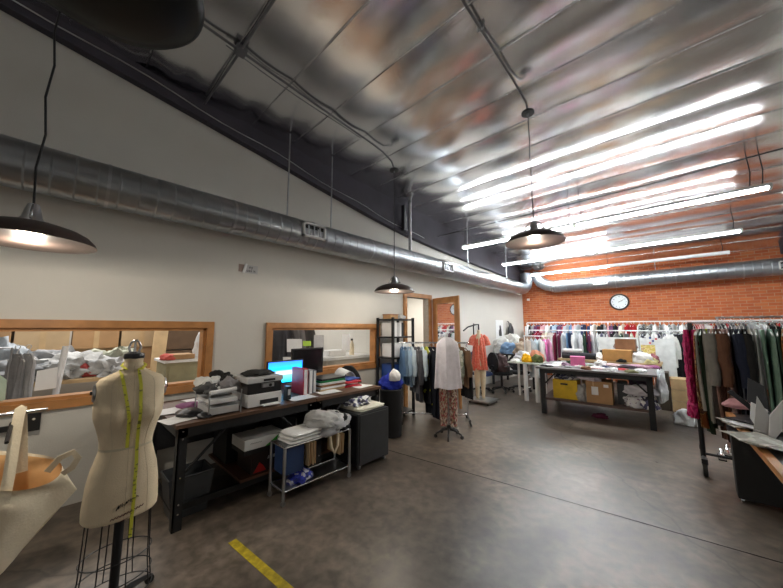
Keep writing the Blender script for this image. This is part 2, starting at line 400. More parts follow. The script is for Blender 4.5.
def trousers_mb(W, L, T, seed):
    mb = MB()
    for s in (-1, 1):
        pts = []; rs = []
        for i in range(9):
            t = i / 8; pts.append((s * (W * .25 + .01 * t), .01 * math.sin(t * 5 + seed), -.08 - t * L)); rs.append(W * .27 * (1 - .25 * t))
        q = MB().tube(pts, rs, 14)
        for v in q.v: v.y *= T / (W * .27)
        mb.add(q.v, q.f)
    return mb
def hanger_mb(W):
    mb = MB(); r = .0045
    mb.tube([(0, -.012, -.022), (0, -.02, -.008), (0, -.016, .008), (0, 0, .016), (0, .016, .008), (0, .02, -.006), (0, .008, -.03), (0, 0, -.05), (0, 0, -.075)], .0035, 6)
    mb.tube([(-W * .46, 0, -.14), (-W * .2, 0, -.1), (0, 0, -.072), (W * .2, 0, -.1), (W * .46, 0, -.14)], r * 1.5, 6)
    mb.tube([(-W * .46, 0, -.14), (W * .46, 0, -.145)], r, 6)
    return mb
_gm = {}
M['hanger'] = mat('white_hanger', (.7, .7, .7), .4); M['hangerdark'] = mat('black_hanger', (.03, .03, .03), .4)
def garment(kind, c, label, pos, rz, W=.42, L=.7, T=.035, group='garments', seed=0, flare=1.0, SL=None, hang='hanger', cat=None, nm=None):
    """hanging garment: pos is where the hook sits on the rail, shoulders along local x"""
    nm = nm or {'shirt': 'hanging_shirt', 'top': 'sleeveless_blouse', 'dress': 'hanging_dress', 'jacket': 'hanging_jacket', 'trousers': 'hanging_trousers', 'skirt': 'hanging_skirt', 'coat': 'hanging_coat'}[kind]
    m = c if not isinstance(c, (tuple, list)) else cloth(c)
    r = thing(nm, label, cat or {'top': 'top', 'shirt': 'shirt'}.get(kind, kind), pos, group, rz)
    sd = seed % 5
    key = (kind, round(W, 2), round(L, 2), round(T, 3), sd, flare, SL)
    if key not in _gm:
        me = {}
        if kind == 'trousers': me['body'] = trousers_mb(W, L, T, sd)
        elif kind == 'skirt': me['body'] = body_mb(W, L, T, sd, flare, neck=W * .9, z0=-.12)
        else: me['body'] = body_mb(W, L, T, sd, flare)
        sl = SL if SL is not None else {'shirt': .5, 'jacket': .52, 'coat': .56}.get(kind, 0)
        if sl:
            for s in (-1, 1): me['sleeve%d' % s] = sleeve_mb(W, sl, s, sd, r=.05 if kind == 'shirt' else .06)
        _gm[key] = {k: (v.mesh(k.strip('-1'), smooth=70)) for k, v in me.items()}
    hk = ('h', round(W, 2))
    if hk not in _gm: _gm[hk] = hanger_mb(W).mesh('hanger', smooth=True)
    for k, me in _gm[key].items():
        name = 'sleeve' if k.startswith('sleeve') else 'body'
        o = bpy.data.objects.new(name, me); col.objects.link(o); o.parent = r
        if not me.materials: me.materials.append(None)
        o.material_slots[0].link = 'OBJECT'; o.material_slots[0].material = m
    me = _gm[hk]; o = bpy.data.objects.new('hanger', me); col.objects.link(o); o.parent = r
    if not me.materials: me.materials.append(None)
    o.material_slots[0].link = 'OBJECT'; o.material_slots[0].material = M[hang]
    return r

# ================================================================== THE SETTING
XL, XR, YB, YF = -4.19, 2.1, 11.55, -4.0
def lerp_tab(tab, y):
    if y <= tab[0][0]: return tab[0][1]
    for (a, b), (c, d) in zip(tab, tab[1:]):
        if y <= c: return b + (d - b) * (y - a) / (c - a)
    return tab[-1][1]
ROOF = [(-4.2, 4.8), (0, 4.5), (2, 4.38), (4, 4.29), (6, 4.2), (8, 4.08), (10, 3.86), (11.7, 3.5)]
LEDGE = [(-4.2, 4.75), (-.6, 4.4), (.3, 4.26), (1.75, 4.03), (3.1, 3.8), (4.0, 3.66), (5, 3.54), (6.2, 3.46), (8.3, 3.36), (11.6, 3.24)]
def roofz(y): return lerp_tab(ROOF, y)
struct('floor', MB().bb((-9, -4.2, -.1), (2.3, 11.8, 0)), 'concrete')
# left wall with openings: (y0, y1, z0, z1)
W1 = (-1.6, 1.21, .95, 1.60); W2 = (2.02, 4.06, .95, 1.60); DR = (4.93, 5.72, 0, 2.26)
mb = MB(); ops = [W1, W2, DR]; y = YF - .2
for (a, b, z0, z1) in ops:
    mb.bb((XL - .14, y, 0), (XL, a, 4.95))
    if z0 > 0: mb.bb((XL - .14, a, 0), (XL, b, z0))
    mb.bb((XL - .14, a, z1), (XL, b, 4.95)); y = b
mb.bb((XL - .14, y, 0), (XL, YB + .2, 4.95))
struct('wall_left', mb, 'cream')
struct('wall_back', MB().bb((XL - .14, YB, 0), (XR + .2, YB + .2, 4.2)), 'brick')
struct('wall_right', MB().bb((XR, YF - .2, 0), (XR + .2, YB + .2, 4.95)), 'cream')
struct('wall_front', MB().bb((XL - .14, YF - .2, 0), (XR + .2, YF, 4.95)), 'cream')
# foil-faced ceiling: panels sag a little between cross seams
SEAM0, SEAMD = .42, .585
mb = MB(); NX, NY = 44, 330
def roofpt(u, v, top=0):
    x = XL - .05 + (XR + .1 - XL) * v; y = YF - .2 + (YB + .4 - YF) * u
    k = ((y - SEAM0) / SEAMD) % 1.0
    sag = .016 * math.sin(PI * k)
    ruf = .006 * noise.noise(Vector((x * 1.1, y * 2.2, 0)))
    edge = max(0, 1 - (x - XL) / .55)
    ruf += edge * .05 * noise.noise(Vector((x * 5, y * 7, 3)))
    near = max(0, 1 - min(k, 1 - k) / .06); ruf += near * .012 * noise.noise(Vector((x * 9, y * 3, 9)))
    return Vector((x, y, roofz(y) - sag + ruf))
mb.grid(lambda u, v: roofpt(u, v), NY, NX)
mb.f = [tuple(reversed(f)) for f in mb.f]
mb.bb((XL - .14, YF - .2, 4.95), (XR + .2, YB + .2, 5.05))
struct('ceiling', mb, 'foil', smooth=60)
# raised foil tape seams across the ceiling
M['seam'] = mat('bright_foil_tape', (.85, .85, .86), .25, 1, .1, 20, .5, 40)
M['seamdark'] = mat('dark_seam_gap', (.03, .03, .035), .6)
k = 0; y = SEAM0 - SEAMD * 7
while y < YB:
    if y > YF:
        mbs = MB(); md = MB()
        def sp(x, o, dz): 
            yy = y + .012 * noise.noise(Vector((x * 1.7, y, 2))) + o
            return Vector((x, yy, roofz(yy) - dz - .004 + .006 * noise.noise(Vector((x * 6, y * 2, 5)))))
        n = 60; xs = [XL + .02 + (XR - XL - .04) * i / n for i in range(n + 1)]
        mbs.tube([sp(x, 0, .003) for x in xs], [max(.001, .0045 + .009 * noise.noise(Vector((x * 3, y, 7)))) for x in xs], 6)
        md.tube([sp(x, .009, .001) for x in xs], [max(.0006, .0015 + .006 * noise.noise(Vector((x * 2, y, 17)))) for x in xs], 5)
        k += 1; s_ = struct('trim_%d' % (40 + k), mbs, 'seam', smooth=60); struct('seam_shadow_gap', md, 'seamdark', parent=s_)
    y += SEAMD
# plum-grey beam stepped along the top of the left wall and the right wall
def beam(name, x0, x1, ztab, dz0, dz1, toroof=False):
    ys = [-4.2 + i * .4 for i in range(40)] + [YB]
    ys = [v for v in ys if v <= YB]
    mb = MB(); n = len(ys)
    vs = []
    for yv in ys:
        z0 = lerp_tab(ztab, yv) + dz0; z1 = roofz(yv) + .1 if toroof else lerp_tab(ztab, yv) + dz1
        vs += [(x0, yv, z0), (x1, yv, z0), (x1, yv, z1), (x0, yv, z1)]
    fs = []
    for i in range(n - 1):
        for a in range(4): fs.append((i * 4 + a, i * 4 + (a + 1) % 4, (i + 1) * 4 + (a + 1) % 4, (i + 1) * 4 + a))
    fs += [(0, 3, 2, 1), tuple((n - 1) * 4 + a for a in range(4))]
    mb.add(vs, fs); return struct(name, mb, 'plum')
beam('trim_20', XL, XL + .10, LEDGE, 0, .2)
beam('trim_21', XL, XL + .035, LEDGE, .19, 0, True)
beam('trim_22', XR - .24, XR, LEDGE, .1, 0, True)
# pale coping ledges on the left wall behind the duct
for i, dz in enumerate((.06, .13)):
    mb = MB(); mb.bb((XL, 5.2, 3.24 - dz), (XL + .05 - .02 * i, YB, 3.27 - dz)); struct('trim_%d' % (23 + i), mb, 'cream')
# windows
def window(n, o, fr=.075, sill=True):
    y0, y1, z0, z1 = o; t = .05
    mb = MB()
    for (a, b) in (((y0 - fr, z1), (y1 + fr, z1 + fr)), ((y0 - fr, z0 - fr), (y1 + fr, z0)), ((y0 - fr, z0), (y0, z1)), ((y1, z0), (y1 + fr, z1))):
        mb.bb((XL, a[0], a[1]), (XL + .035, b[0], b[1]))
    f = struct('window_%d' % n, mb, 'oak')
    mb = MB(); d = .03                                   # reveal lining
    mb.bb((XL - .14, y0, z1 - d), (XL, y1, z1)); mb.bb((XL - .14, y0, z0), (XL, y1, z0 + d)); mb.bb((XL - .14, y0, z0), (XL, y0 + d, z1)); mb.bb((XL - .14, y1 - d, z0), (XL, y1, z1))
    struct('reveal', mb, 'oak', parent=f)
    mb = MB(); mb.bb((XL - .08, y0 + d, z0 + d), (XL - .074, y1 - d, z1 - d)); struct('pane', mb, 'glass', parent=f)
    return f
window(1, W1); window(2, W2)
# door frame and open door leaf with glass
mb = MB(); a, b, z0, z1 = DR
mb.bb((XL - .15, a - .09, 0), (XL + .04, a, z1 + .09)); mb.bb((XL - .15, b, 0), (XL + .04, b + .09, z1 + .09)); mb.bb((XL - .15, a, z1), (XL + .04, b, z1 + .09))
d1 = struct('door_1', mb, 'oak')
hx, hy = XL + .05, 5.84; ang = math.radians(-17.5); L = .87; D = Vector((math.cos(ang), math.sin(ang), 0)); N = Vector((-D.y, D.x, 0))
def dleaf(u0, u1, z0, z1, t):
    a = Vector((hx, hy, z0)); p = [a + D * u0 - N * t, a + D * u1 - N * t, a + D * u1 + N * t, a + D * u0 + N * t]
    return p, (0, 0, z1 - z0)
mb = MB(); zt = 2.27
for u0, u1, zz0, zz1 in ((0, .13, 0, zt), (L - .13, L, 0, zt), (.13, L - .13, zt - .13, zt), (.13, L - .13, 0, .25), (.13, L - .13, .95, 1.07)): mb.prism(*dleaf(u0, u1, zz0, zz1, .02))
d2 = struct('door_2', mb, 'oak')
struct('pane', MB().prism(*dleaf(.13, L - .13, 1.07, zt - .13, .003)), 'glass', parent=d2)
struct('pane', MB().prism(*dleaf(.13, L - .13, .25, .95, .003)), 'glass', parent=d2)
q = Vector((hx, hy, 1.0)) + D * (L - .06)
struct('door_handle', MB().tube([q - N * .02, q - N * .06, q - N * .06 - D * .1], .01, 8), 'steel', parent=d2)
mb = MB()
for a0, b0, c0, e0 in ((5.95, 6.95, 1.06, 1.12), (5.95, 6.95, 2.2, 2.26), (5.95, 6.01, 1.12, 2.2), (6.89, 6.95, 1.12, 2.2)): mb.bb((XL, a0, c0), (XL + .03, b0, e0))
r = thing('wall_mirror', 'oak framed mirror on the white wall behind the open glazed door', 'mirror', (XL + .015, 6.45, 1.06))
part('frame', mb, 'oak', r); part('mirror_glass', MB().bb((XL + .002, 6.01, 1.12), (XL + .012, 6.89, 2.2)), 'mirror', r)
# rooms behind the left wall
struct('wall_storage_back', MB().bb((-8.1, -4.2, 0), (-8.0, 8, 3)), 'roomwall')
struct('wall_storage_side', MB().bb((-8.0, 4.55, 0), (XL - .14, 4.65, 3)), 'cream')
struct('wall_storage_front', MB().bb((-8.0, -4.2, 0), (XL - .14, -4.1, 3)), 'roomwall')
struct('wall_office_back', MB().bb((-8.0, 7.9, 0), (XL - .14, 8.0, 3)), 'cream')
struct('ceiling_storage', MB().bb((-8.1, -4.2, 3), (XL - .14, 8, 3.1)), 'cream')
struct('trim_30', MB().bb((-8.0, -4.1, 2.4), (-7.96, 4.5, 2.5)), 'plum')
# saw-cut joint and tape on the floor
j = struct('trim_31', MB().prism([(XL, 2.92, .0005), (XR, 3.72, .0005), (XR, 3.732, .0005), (XL, 2.932, .0005)], (0, 0, .0012)), mat('joint_filler', (.02, .018, .016), .8))

# ================================================================== CEILING SERVICES
# spiral duct along the left wall
DX, DZ, DR_ = -3.86, 2.93, .2
r = thing('spiral_duct', 'large silver spiral duct running the length of the cream wall', 'duct', (DX, 4, DZ - DR_))
part('duct_pipe', MB().tube([(DX, y, DZ) for y in (-3.95, 0, 4, 8, 10.55)], DR_, 36), 'ductY', r, smooth=True)
el = [(DX, 10.55, DZ), (DX, 10.8, DZ + .03), (DX + .01, 10.98, DZ + .14), (DX + .02, 11.05, DZ + .3), (DX + .02, 11.05, 3.5)]
part('elbow', MB().tube(el, DR_ * .98, 28), 'ductY', r, smooth=True)
for y in (.2, 1.3, 2.4, 3.5, 4.6, 5.7, 6.8, 7.9, 9, 10.1): part('joint_band', MB().tube([(DX, y - .012, DZ), (DX, y + .012, DZ)], DR_ + .006, 36), 'galv', r, smooth=40)
def vent(c, ax, w, h, par):
    """framed louvred register on the room side of a duct; ax 'Y' for a duct along y"""
    X = Vector((0, 1, 0)) if ax == 'Y' else Vector((1, 0, 0)); Nn = Vector((1, 0, 0)) if ax == 'Y' else Vector((0, -1, 0)); Z = Vector((0, 0, 1)); c = Vector(c)
    def bx(mb, u0, u1, v0, v1, n0, n1):
        pts = [c + X * u0 + Z * v0 + Nn * n0, c + X * u1 + Z * v0 + Nn * n0, c + X * u1 + Z * v1 + Nn * n0, c + X * u0 + Z * v1 + Nn * n0]; mb.prism(pts, Nn * (n1 - n0))
    mb = MB(); f = .025
    bx(mb, -w / 2, w / 2, h / 2 - f, h / 2, -.1, .03); bx(mb, -w / 2, w / 2, -h / 2, -h / 2 + f, -.1, .03); bx(mb, -w / 2, -w / 2 + f, -h / 2, h / 2, -.1, .03); bx(mb, w / 2 - f, w / 2, -h / 2, h / 2, -.1, .03)
    v = part('vent', mb, 'white', par, label='white framed louvred vent')
    b_ = MB(); bx(b_, -w / 2 + f, w / 2 - f, -h / 2 + f, h / 2 - f, -.1, .0); part('vent_core', b_, 'black', v)
    n = max(4, int(w / .09))
    for i in range(1, n):
        l_ = MB(); u = -w / 2 + w * i / n; bx(l_, u - .006, u + .006, -h / 2 + f, h / 2 - f, .0, .015); part('louvre', l_, 'galv', v)
vent((DX + DR_ - .005, 2.33, DZ + .02), 'Y', .36, .2, r); vent((DX + DR_ - .005, 5.75, DZ), 'Y', .4, .18, r)
for (y) in (2.02, 2.75, 7.0, 9.4): part('hanger_rod', MB().tube([(DX, y, DZ + DR_ - .01), (DX, y, roofz(y) - .03)], .011, 6), 'galv', r)
# duct on the back wall
EX = 11.18
r = thing('spiral_duct', 'silver spiral duct along the top of the orange brick wall', 'duct', (-.5, EX, DZ - .2))
part('duct_pipe', MB().tube([(-3.0, EX, 2.98), (-1, EX, 2.99), (1, EX, 3.0), (2.0, EX, 3.0)], .2, 36), 'ductX', r, smooth=True)
part('elbow', MB().tube([(-3.45, EX - .05, 3.5), (-3.5, EX - .05, 3.32), (-3.4, EX - .03, 3.16), (-3.22, EX, 3.04), (-3.0, EX, 2.98)], .185, 28), 'ductX', r, smooth=True)
for x in (-2.6, -1.3, 0, 1.2): part('joint_band', MB().tube([(x - .012, EX, 2.99), (x + .012, EX, 2.99)], .206, 36), 'galv', r, smooth=40)
vent((-1.67, EX - .195, 2.98), 'X', .36, .16, r); vent((1.9, EX - .195, 3.0), 'X', .36, .2, r)
part('hanger_rod', MB().tube([(-.4, EX, 3.18), (-.4, EX, 3.52)], .01, 6), 'galv', r)

def canopy_lamp(pos, label, on=True, cz=None, cordx=0):
    x, y, z = pos
    r = thing('pendant_lamp', label, 'lamp', (x, y, z), 'enamelled pendant lamps')
    o_ = [(.30, 0), (.292, .022), (.262, .056), (.215, .083), (.15, .105), (.09, .116), (.0, .118)]
    i_ = [(.294, .002), (.286, .02), (.256, .05), (.21, .075), (.145, .095), (.085, .105), (.0, .107)]
    mb = MB().lathe([(.294, -.001), (.302, -.002)] + o_, (x, y, z), 48); part('lamp_shade', mb, 'shade', r, smooth=True)
    part('shade_lining', MB().lathe(i_, (x, y, z), 48), 'enamel', r, smooth=True, label='white enamel lining')
    sk = MB(); sk.lathe([(.0, .24), (.025, .235), (.035, .2), (.045, .15), (.065, .125), (.065, .115)], (x, y, z), 20); part('socket_cap', sk, 'steel', r, smooth=True)
    br = MB(); br.tube([(x + 0.1 * math.cos(t), y, z + .13 + 0.1 * math.sin(t)) for t in [PI * k / 12 for k in range(13)]], .006, 6)
    br.tube([(x - .12, y, z + .13), (x + .12, y, z + .13)], .007, 6); br.tube([(x, y - .07, z + .13), (x, y + .07, z + .13)], .007, 6)
    part('bracket', br, 'chrome', r, smooth=True)
    if on:
        b_ = MB().lathe([(0, .02), (.03, .025), (.04, .05), (.03, .08), (.02, .1)], (x, y, z - .005), 20)
        part('bulb', b_, 'bulb', r, smooth=True)
        l = bpy.data.lights.new('lamp_glow', 'POINT'); l.energy = BULB; l.color = (1, .9, .75); l.shadow_soft_size = .05
        o = bpy.data.objects.new('lamp_glow', l); col.objects.link(o); o.location = (0, 0, -.02); o.parent = r
    cz = cz or roofz(y) - .27
    pts = [(x, y, z + .23)]
    n = 8
    for k in range(1, n): t = k / n; pts.append((x + .012 * math.sin(k * 2.3) * (1 if cordx else .3), y + .01 * math.cos(k * 3.1) * (1 if cordx else .3), z + .23 + (cz - z - .23) * t))
    pts.append((x, y, cz)); part('cord', MB().tube(pts, .006, 6), 'black', r)
    part('canopy', MB().lathe([(.0, cz + .05), (.03, cz + .045), (.07, cz + .02), (.07, cz), (.0, cz - .005)], (x, y, 0), 20), 'black', r, smooth=True)
    return r
LB = (-3.1, 3.38, 2.14); LC = (-1.1, 3.47, 2.53); LA = (-2.85, -.17, 2.12)
canopy_lamp(LB, 'lit dark pendant lamp hanging in front of the silver duct beside the oak door')
canopy_lamp(LC, 'lit dark pendant lamp hanging in mid room below the foil ceiling, before the long tubes')
canopy_lamp(LA, 'lit dark pendant lamp at the left, hanging above the oak framed window', cordx=1)
# big unlit dome overhead
x, y, z = -1.33, -.01, 2.78
r = thing('pendant_lamp', 'large black dome pendant overhead, cut off by the top of the photo', 'lamp', (x, y, z))
part('lamp_shade', MB().lathe([(.0, -.045), (.12, -.042), (.22, -.03), (.285, -.008), (.305, .015), (.30, .05), (.25, .11), (.17, .16), (.08, .19), (.0, .2)], (x, y, z), 56), 'dome', r, smooth=True)
part('cord', MB().tube([(x, y, z + .2), (x, y, roofz(y))], .007, 6), 'black', r)

# conduits
def rz(y, d=.05): return roofz(y) - d
r = thing('ceiling_conduit', 'grey conduit run with a cross junction box on the foil ceiling at left', 'conduit', (-3.35, 1.5, rz(1.5)))
xl = lambda y: -3.04 - .03 * (y - .7)
part('pipe', MB().tube([(xl(y), y, rz(y)) for y in (-3, -1, 0, .6, 1.5, 2.4, 2.95)] + [(xl(3.1), 3.15, rz(3.1) - .02), (LB[0], 3.32, rz(3.5) - .08), (LB[0], LB[1], rz(3.6) - .18), (LB[0], LB[1], rz(3.6) - .24)], .013, 8), 'conduit', r, smooth=True)
part('pipe', MB().tube([(xl(y) - .045 + .015 * math.sin(y * 3), y, rz(y) - .01) for y in [.9 + .2 * k for k in range(10)]], .006, 6), 'conduit', r)
jb = P(240, 52, Z=rz(1.05)); bx = Vector((xl(jb.y), jb.y, rz(jb.y)))
part('junction_box', MB().box(bx, (.1, .1, .06)), 'conduit', r, bevel=.008)
part('pipe', MB().tube([(XL + .06, bx.y - .02, bx.z - .02), (bx.x, bx.y, bx.z), (-2.2, bx.y + .0, rz(bx.y)), (-.5, bx.y + .02, rz(bx.y)), (XR, bx.y + .05, rz(bx.y))], .013, 8), 'conduit', r, smooth=True)
r = thing('ceiling_conduit', 'slim grey conduit leading along the foil to the middle pendant lamp', 'conduit', (-1.13, 1.5, rz(1.5)))
part('pipe', MB().tube([(-1.13, y, rz(y)) for y in (-3, 0, 1, 2, 2.8, 3.1)] + [(-1.12, 3.35, rz(3.5) - .03), (LC[0], 3.44, rz(3.6) - .1), (LC[0], LC[1], rz(3.7) - .24)], .012, 8), 'conduit', r, smooth=True)
for yy in (1.2, 2.4): part('strap', MB().box((-1.13, yy, rz(yy) + .01), (.06, .02, .04)), 'galv', r)
p0 = P(440, 226, X=-4.0); 
single('steel_cable', MB().tube([(XL + .1, 6.0, 3.78), (-2, 5.9, 3.74), (0, 5.85, 3.74), (XR, 5.8, 3.8)], .009, 6), 'black', 'thin black cable stretched across the room under the foil ceiling', 'cable')
single('steel_cable', MB().tube([(XL + .11, y, lerp_tab(LEDGE, y) + .1 + .02 * math.sin(y * 4)) for y in [-.8 + .25 * k for k in range(26)]], .007, 6), 'steel', 'thin wire running along the plum beam above the cream wall', 'cable')
pz = P(408, 200, X=-4.0)
single('vertical_pipe', MB().tube([(-4.0, 4.85, 3.16), (-4.0, 4.85, roofz(4.85) - .02)], .035, 12), 'steel', 'short upright silver pipe rising from the duct to the roof', 'pipe', smooth=True)
single('steel_post', MB().bb((XL + .12, 4.66, 3.6), (XL + .2, 4.74, 4.14)), 'black', 'dark upright post beside the silver pipe above the duct', 'post')

# fluorescent fixtures: each eight foot unit a thing
def tube_fix(Y, x0, x1, z, on, label, rods):
    r = thing('fluorescent_light', label, 'light fixture', ((x0 + x1) / 2, Y, z), 'hanging fluorescent strips')
    part('housing', MB().prism([(x0, Y - .05, z + .03), (x0, Y + .05, z + .03), (x0, Y + .035, z + .075), (x0, Y - .035, z + .075)], (x1 - x0, 0, 0)), 'white', r)
    for s in (-1, 1): part('tube', MB().tube([(x0 + .03, Y + .03 * s, z + .012), (x1 - .03, Y + .03 * s, z + .012)], .017, 10), 'tube_on' if on else 'tube_off', r, smooth=True)
    for xe in (x0 + .015, x1 - .015): part('end_cap', MB().box((xe, Y, z + .025), (.035, .11, .06)), 'white', r)
    for xr in rods:
        zr = roofz(Y) - .02
        part('suspension_wire', MB().tube([(xr, Y, z + .075), (xr + .02, Y, (z + zr) / 2), (xr, Y, zr)], .007, 6), 'black', r)
TY = [(6.66, -3.8, 1.08, 3.55), (9.05, -3.83, 1.03, 3.49), (10.75, -3.58, .98, 3.36)]
rows = ['nearest strip row', 'second strip row', 'far strip row over the brick wall duct']
for i, (Y, x0, x1, z) in enumerate(TY):
    xm = (x0 + x1) / 2
    if i == 2: xm = P(609, 262, Y=Y).x
    tube_fix(Y, x0, xm, z, True, 'lit fluorescent strip, left half of the %s' % rows[i], [x0 + .05, xm - .1] if i < 2 else [x0 + .3, xm - .05])
    tube_fix(Y, xm, x1, z, i != 2, ('lit' if i != 2 else 'unlit white') + ' fluorescent strip, right half of the %s' % rows[i], [xm + .1, x1 - .2, x1 - .08] if i == 0 else [x1 - .12])

# ================================================================== WALL ITEMS, FOREGROUND
# folded notice on the wall
q0 = P(236, 262, X=XL); q1 = P(257, 275, X=XL); yN0, yN1 = 1.52, 1.80
r = thing('wall_notice', 'small creased white notice with black lettering on the cream wall under the duct', 'sign', (XL, 1.66, 2.33))
part('paper', MB().prism([(XL + .002, 1.585, 2.33), (XL + .002, 1.79, 2.33), (XL + .002, 1.79, 2.44), (XL + .002, 1.62, 2.44)], (.003, 0, 0)), 'papergrey', r)
part('folded_flap', MB().prism([(XL + .004, 1.585, 2.33), (XL + .004, 1.62, 2.33), (XL + .004, 1.65, 2.455), (XL + .004, 1.62, 2.455)], (.012, 0, 0)), 'paper', r, label='bright folded edge')
part('backing', MB().prism([(XL + .001, 1.54, 2.34), (XL + .001, 1.59, 2.34), (XL + .001, 1.61, 2.44), (XL + .001, 1.54, 2.44)], (.002, 0, 0)), mat('brown_tape', (.3, .22, .19), .6), r)
part('lettering', text_mb('ny', .055, (XL + .006, 1.70, 2.395), (0, 1, 0), (0, 0, 1)), 'ink', r)
part('lettering', text_mb('oes it', .055, (XL + .006, 1.70, 2.348), (0, 1, 0), (0, 0, 1)), 'ink', r)

# black bracket rail under the left window
r = thing('wall_rail', 'black steel rail with end bracket on the wall below the left window', 'rail', (XL, -.6, .72))
part('bar', MB().bb((XL + .03, -1.5, .745), (XL + .05, -.13, .79)), 'black', r)
part('bracket', MB().bb((XL, -.13, .72), (XL + .05, -.05, .86)), 'black', r); part('screw', MB().tube([(XL + .05, -.09, .82), (XL + .056, -.09, .82)], .01, 10), 'chrome', r)
# chrome rack carrying the tote
RX = -3.15; rzz = P(48, 409, X=RX).z; ry1 = P(48, 409, X=RX).y
r = thing('garment_rail', 'chrome garment rail at the left edge in front of the window sill', 'rack', (RX, -.7, 0))
part('rail', MB().tube([(RX, -1.35, rzz), (RX, ry1, rzz)], .012, 10), 'chrome', r, smooth=True)
part('post', MB().tube([(RX, -1.2, .06), (RX, -1.2, rzz)], .013, 10), 'chrome', r, smooth=True)
part('foot', MB().tube([(RX - .25, -1.2, .03), (RX - .1, -1.2, .07), (RX + .1, -1.2, .07), (RX + .25, -1.2, .03)], .015, 10), 'black', r, smooth=True)
part('foot', MB().tube([(RX, -1.45, .03), (RX, -1.2, .07), (RX, -.95, .03)], .015, 10), 'black', r, smooth=True)
hb = P(12, 421, X=RX)
r = thing('clothes_hanger', 'empty wire hanger hooked on the chrome rail beside the tote straps', 'hanger', (RX, hb.y, rzz - .1))
part('hook', MB().tube([(RX, hb.y - .02, rzz + .01), (RX, hb.y, rzz + .018), (RX, hb.y + .02, rzz + .005), (RX, hb.y + .015, rzz - .03), (RX, hb.y, rzz - .06)], .0025, 6), 'chrome', r)
part('shoulder_bar', MB().tube([(RX - .2, hb.y + .0, rzz - .13), (RX, hb.y, rzz - .06), (RX + .2, hb.y, rzz - .13)], .01, 6), 'blackplastic', r)
# cream tote bag: body hangs tilted from its left strap
r = thing('tote_bag', 'cream canvas tote bag hanging open by its strap at the left edge', 'bag', (RX, -.15, .25))
tl = P(-45, 480, X=RX); tr = P(70, 468, X=RX); br_ = P(77, 487, X=RX); bl = P(8, 560, X=RX); ll = P(-70, 590, X=RX)
def tote(u, v):
    # u down the bag, v around: front edge polygon swept between lip and base
    lipL, lipR = P(-50, 462, X=RX), P(62, 468, X=RX); bR, bL = P(77, 489, X=RX), P(-12, 578, X=RX)
    a = 2 * PI * v; s = math.cos(a); k = (s + 1) / 2
    top = lipL.lerp(lipR, k); bot = (bR + (P(0, 574, X=RX) - bR) * 1.9).lerp(bR, k)
    # the base runs obliquely from the low left up to the right corner
    p = top.lerp(bot, u)
    th = (.13 * (1 - u) ** .8 + .012) * math.sin(a)
    w_ = .018 * noise.noise(Vector((p.y * 9, p.z * 6, 4))) + .03 * math.sin(p.y * 19 + p.z * 11 + 2 * math.sin(p.z * 9)) * (1 - abs(u - .5))
    return Vector((p.x + th + w_ * (1 if math.sin(a) > 0 else -.6), p.y, p.z + (1 - u) ** 3 * (-.075 * math.sin(a) - .03 * (1 - s * s))))
mb = MB(); mb.grid(tote, 26, 56, closed=True); mb.f.append(tuple(25 * 56 + k for k in range(56)))
body = part('bag_body', mb, 'canvas', r, smooth=70)
mi = MB(); mi.grid(lambda u, v: tote(.02 + u * .45, v) * 1 + Vector((-.012 * math.sin(2 * PI * v), 0, -.004)), 8, 40, closed=True)
part('lining', mi, mat('peach_lining', (.75, .45, .2), .9), r, smooth=70, label='peach orange lining')
def strap(pts, w, name, par):
    mb = MB(); n = len(pts); pts = [Vector(p) for p in pts]; vs = []
    for i, p in enumerate(pts):
        t = (pts[min(i + 1, n - 1)] - pts[max(0, i - 1)]).normalized(); s = t.cross(Vector((1, 0, 0))).normalized()
        for d in (s * w / 2 + Vector((.003, 0, 0)), -s * w / 2 + Vector((.003, 0, 0)), -s * w / 2 - Vector((.003, 0, 0)), s * w / 2 - Vector((.003, 0, 0))): vs.append(p + d)
    fs = []
    for i in range(n - 1):
        for a in range(4): fs.append((i * 4 + a, i * 4 + (a + 1) % 4, (i + 1) * 4 + (a + 1) % 4, (i + 1) * 4 + a))
    fs += [(0, 3, 2, 1), ((n - 1) * 4, (n - 1) * 4 + 1, (n - 1) * 4 + 2, (n - 1) * 4 + 3)]
    mb.add(vs, fs); return part(name, mb, 'canvas', par, smooth=40)
T0 = P(21, 408, X=RX); 
strap([P(3, 505, X=RX + .13), P(6, 490, X=RX + .125), P(9, 476, X=RX + .11), P(13, 450, X=RX + .07), P(17, 425, X=RX + .03), T0 + Vector((.015, 0, -.0)), T0 + Vector((0, 0, .02)), T0 + Vector((-.015, 0, 0)), P(22, 440, X=RX - .02), P(22, 472, X=RX - .06)], .05, 'strap', r)
strap([P(47, 472, X=RX + .06), P(60, 458, X=RX + .1), P(73, 452, X=RX + .12), P(78, 458, X=RX + .12), P(72, 468, X=RX + .1), P(62, 474, X=RX + .07)], .035, 'strap', r)

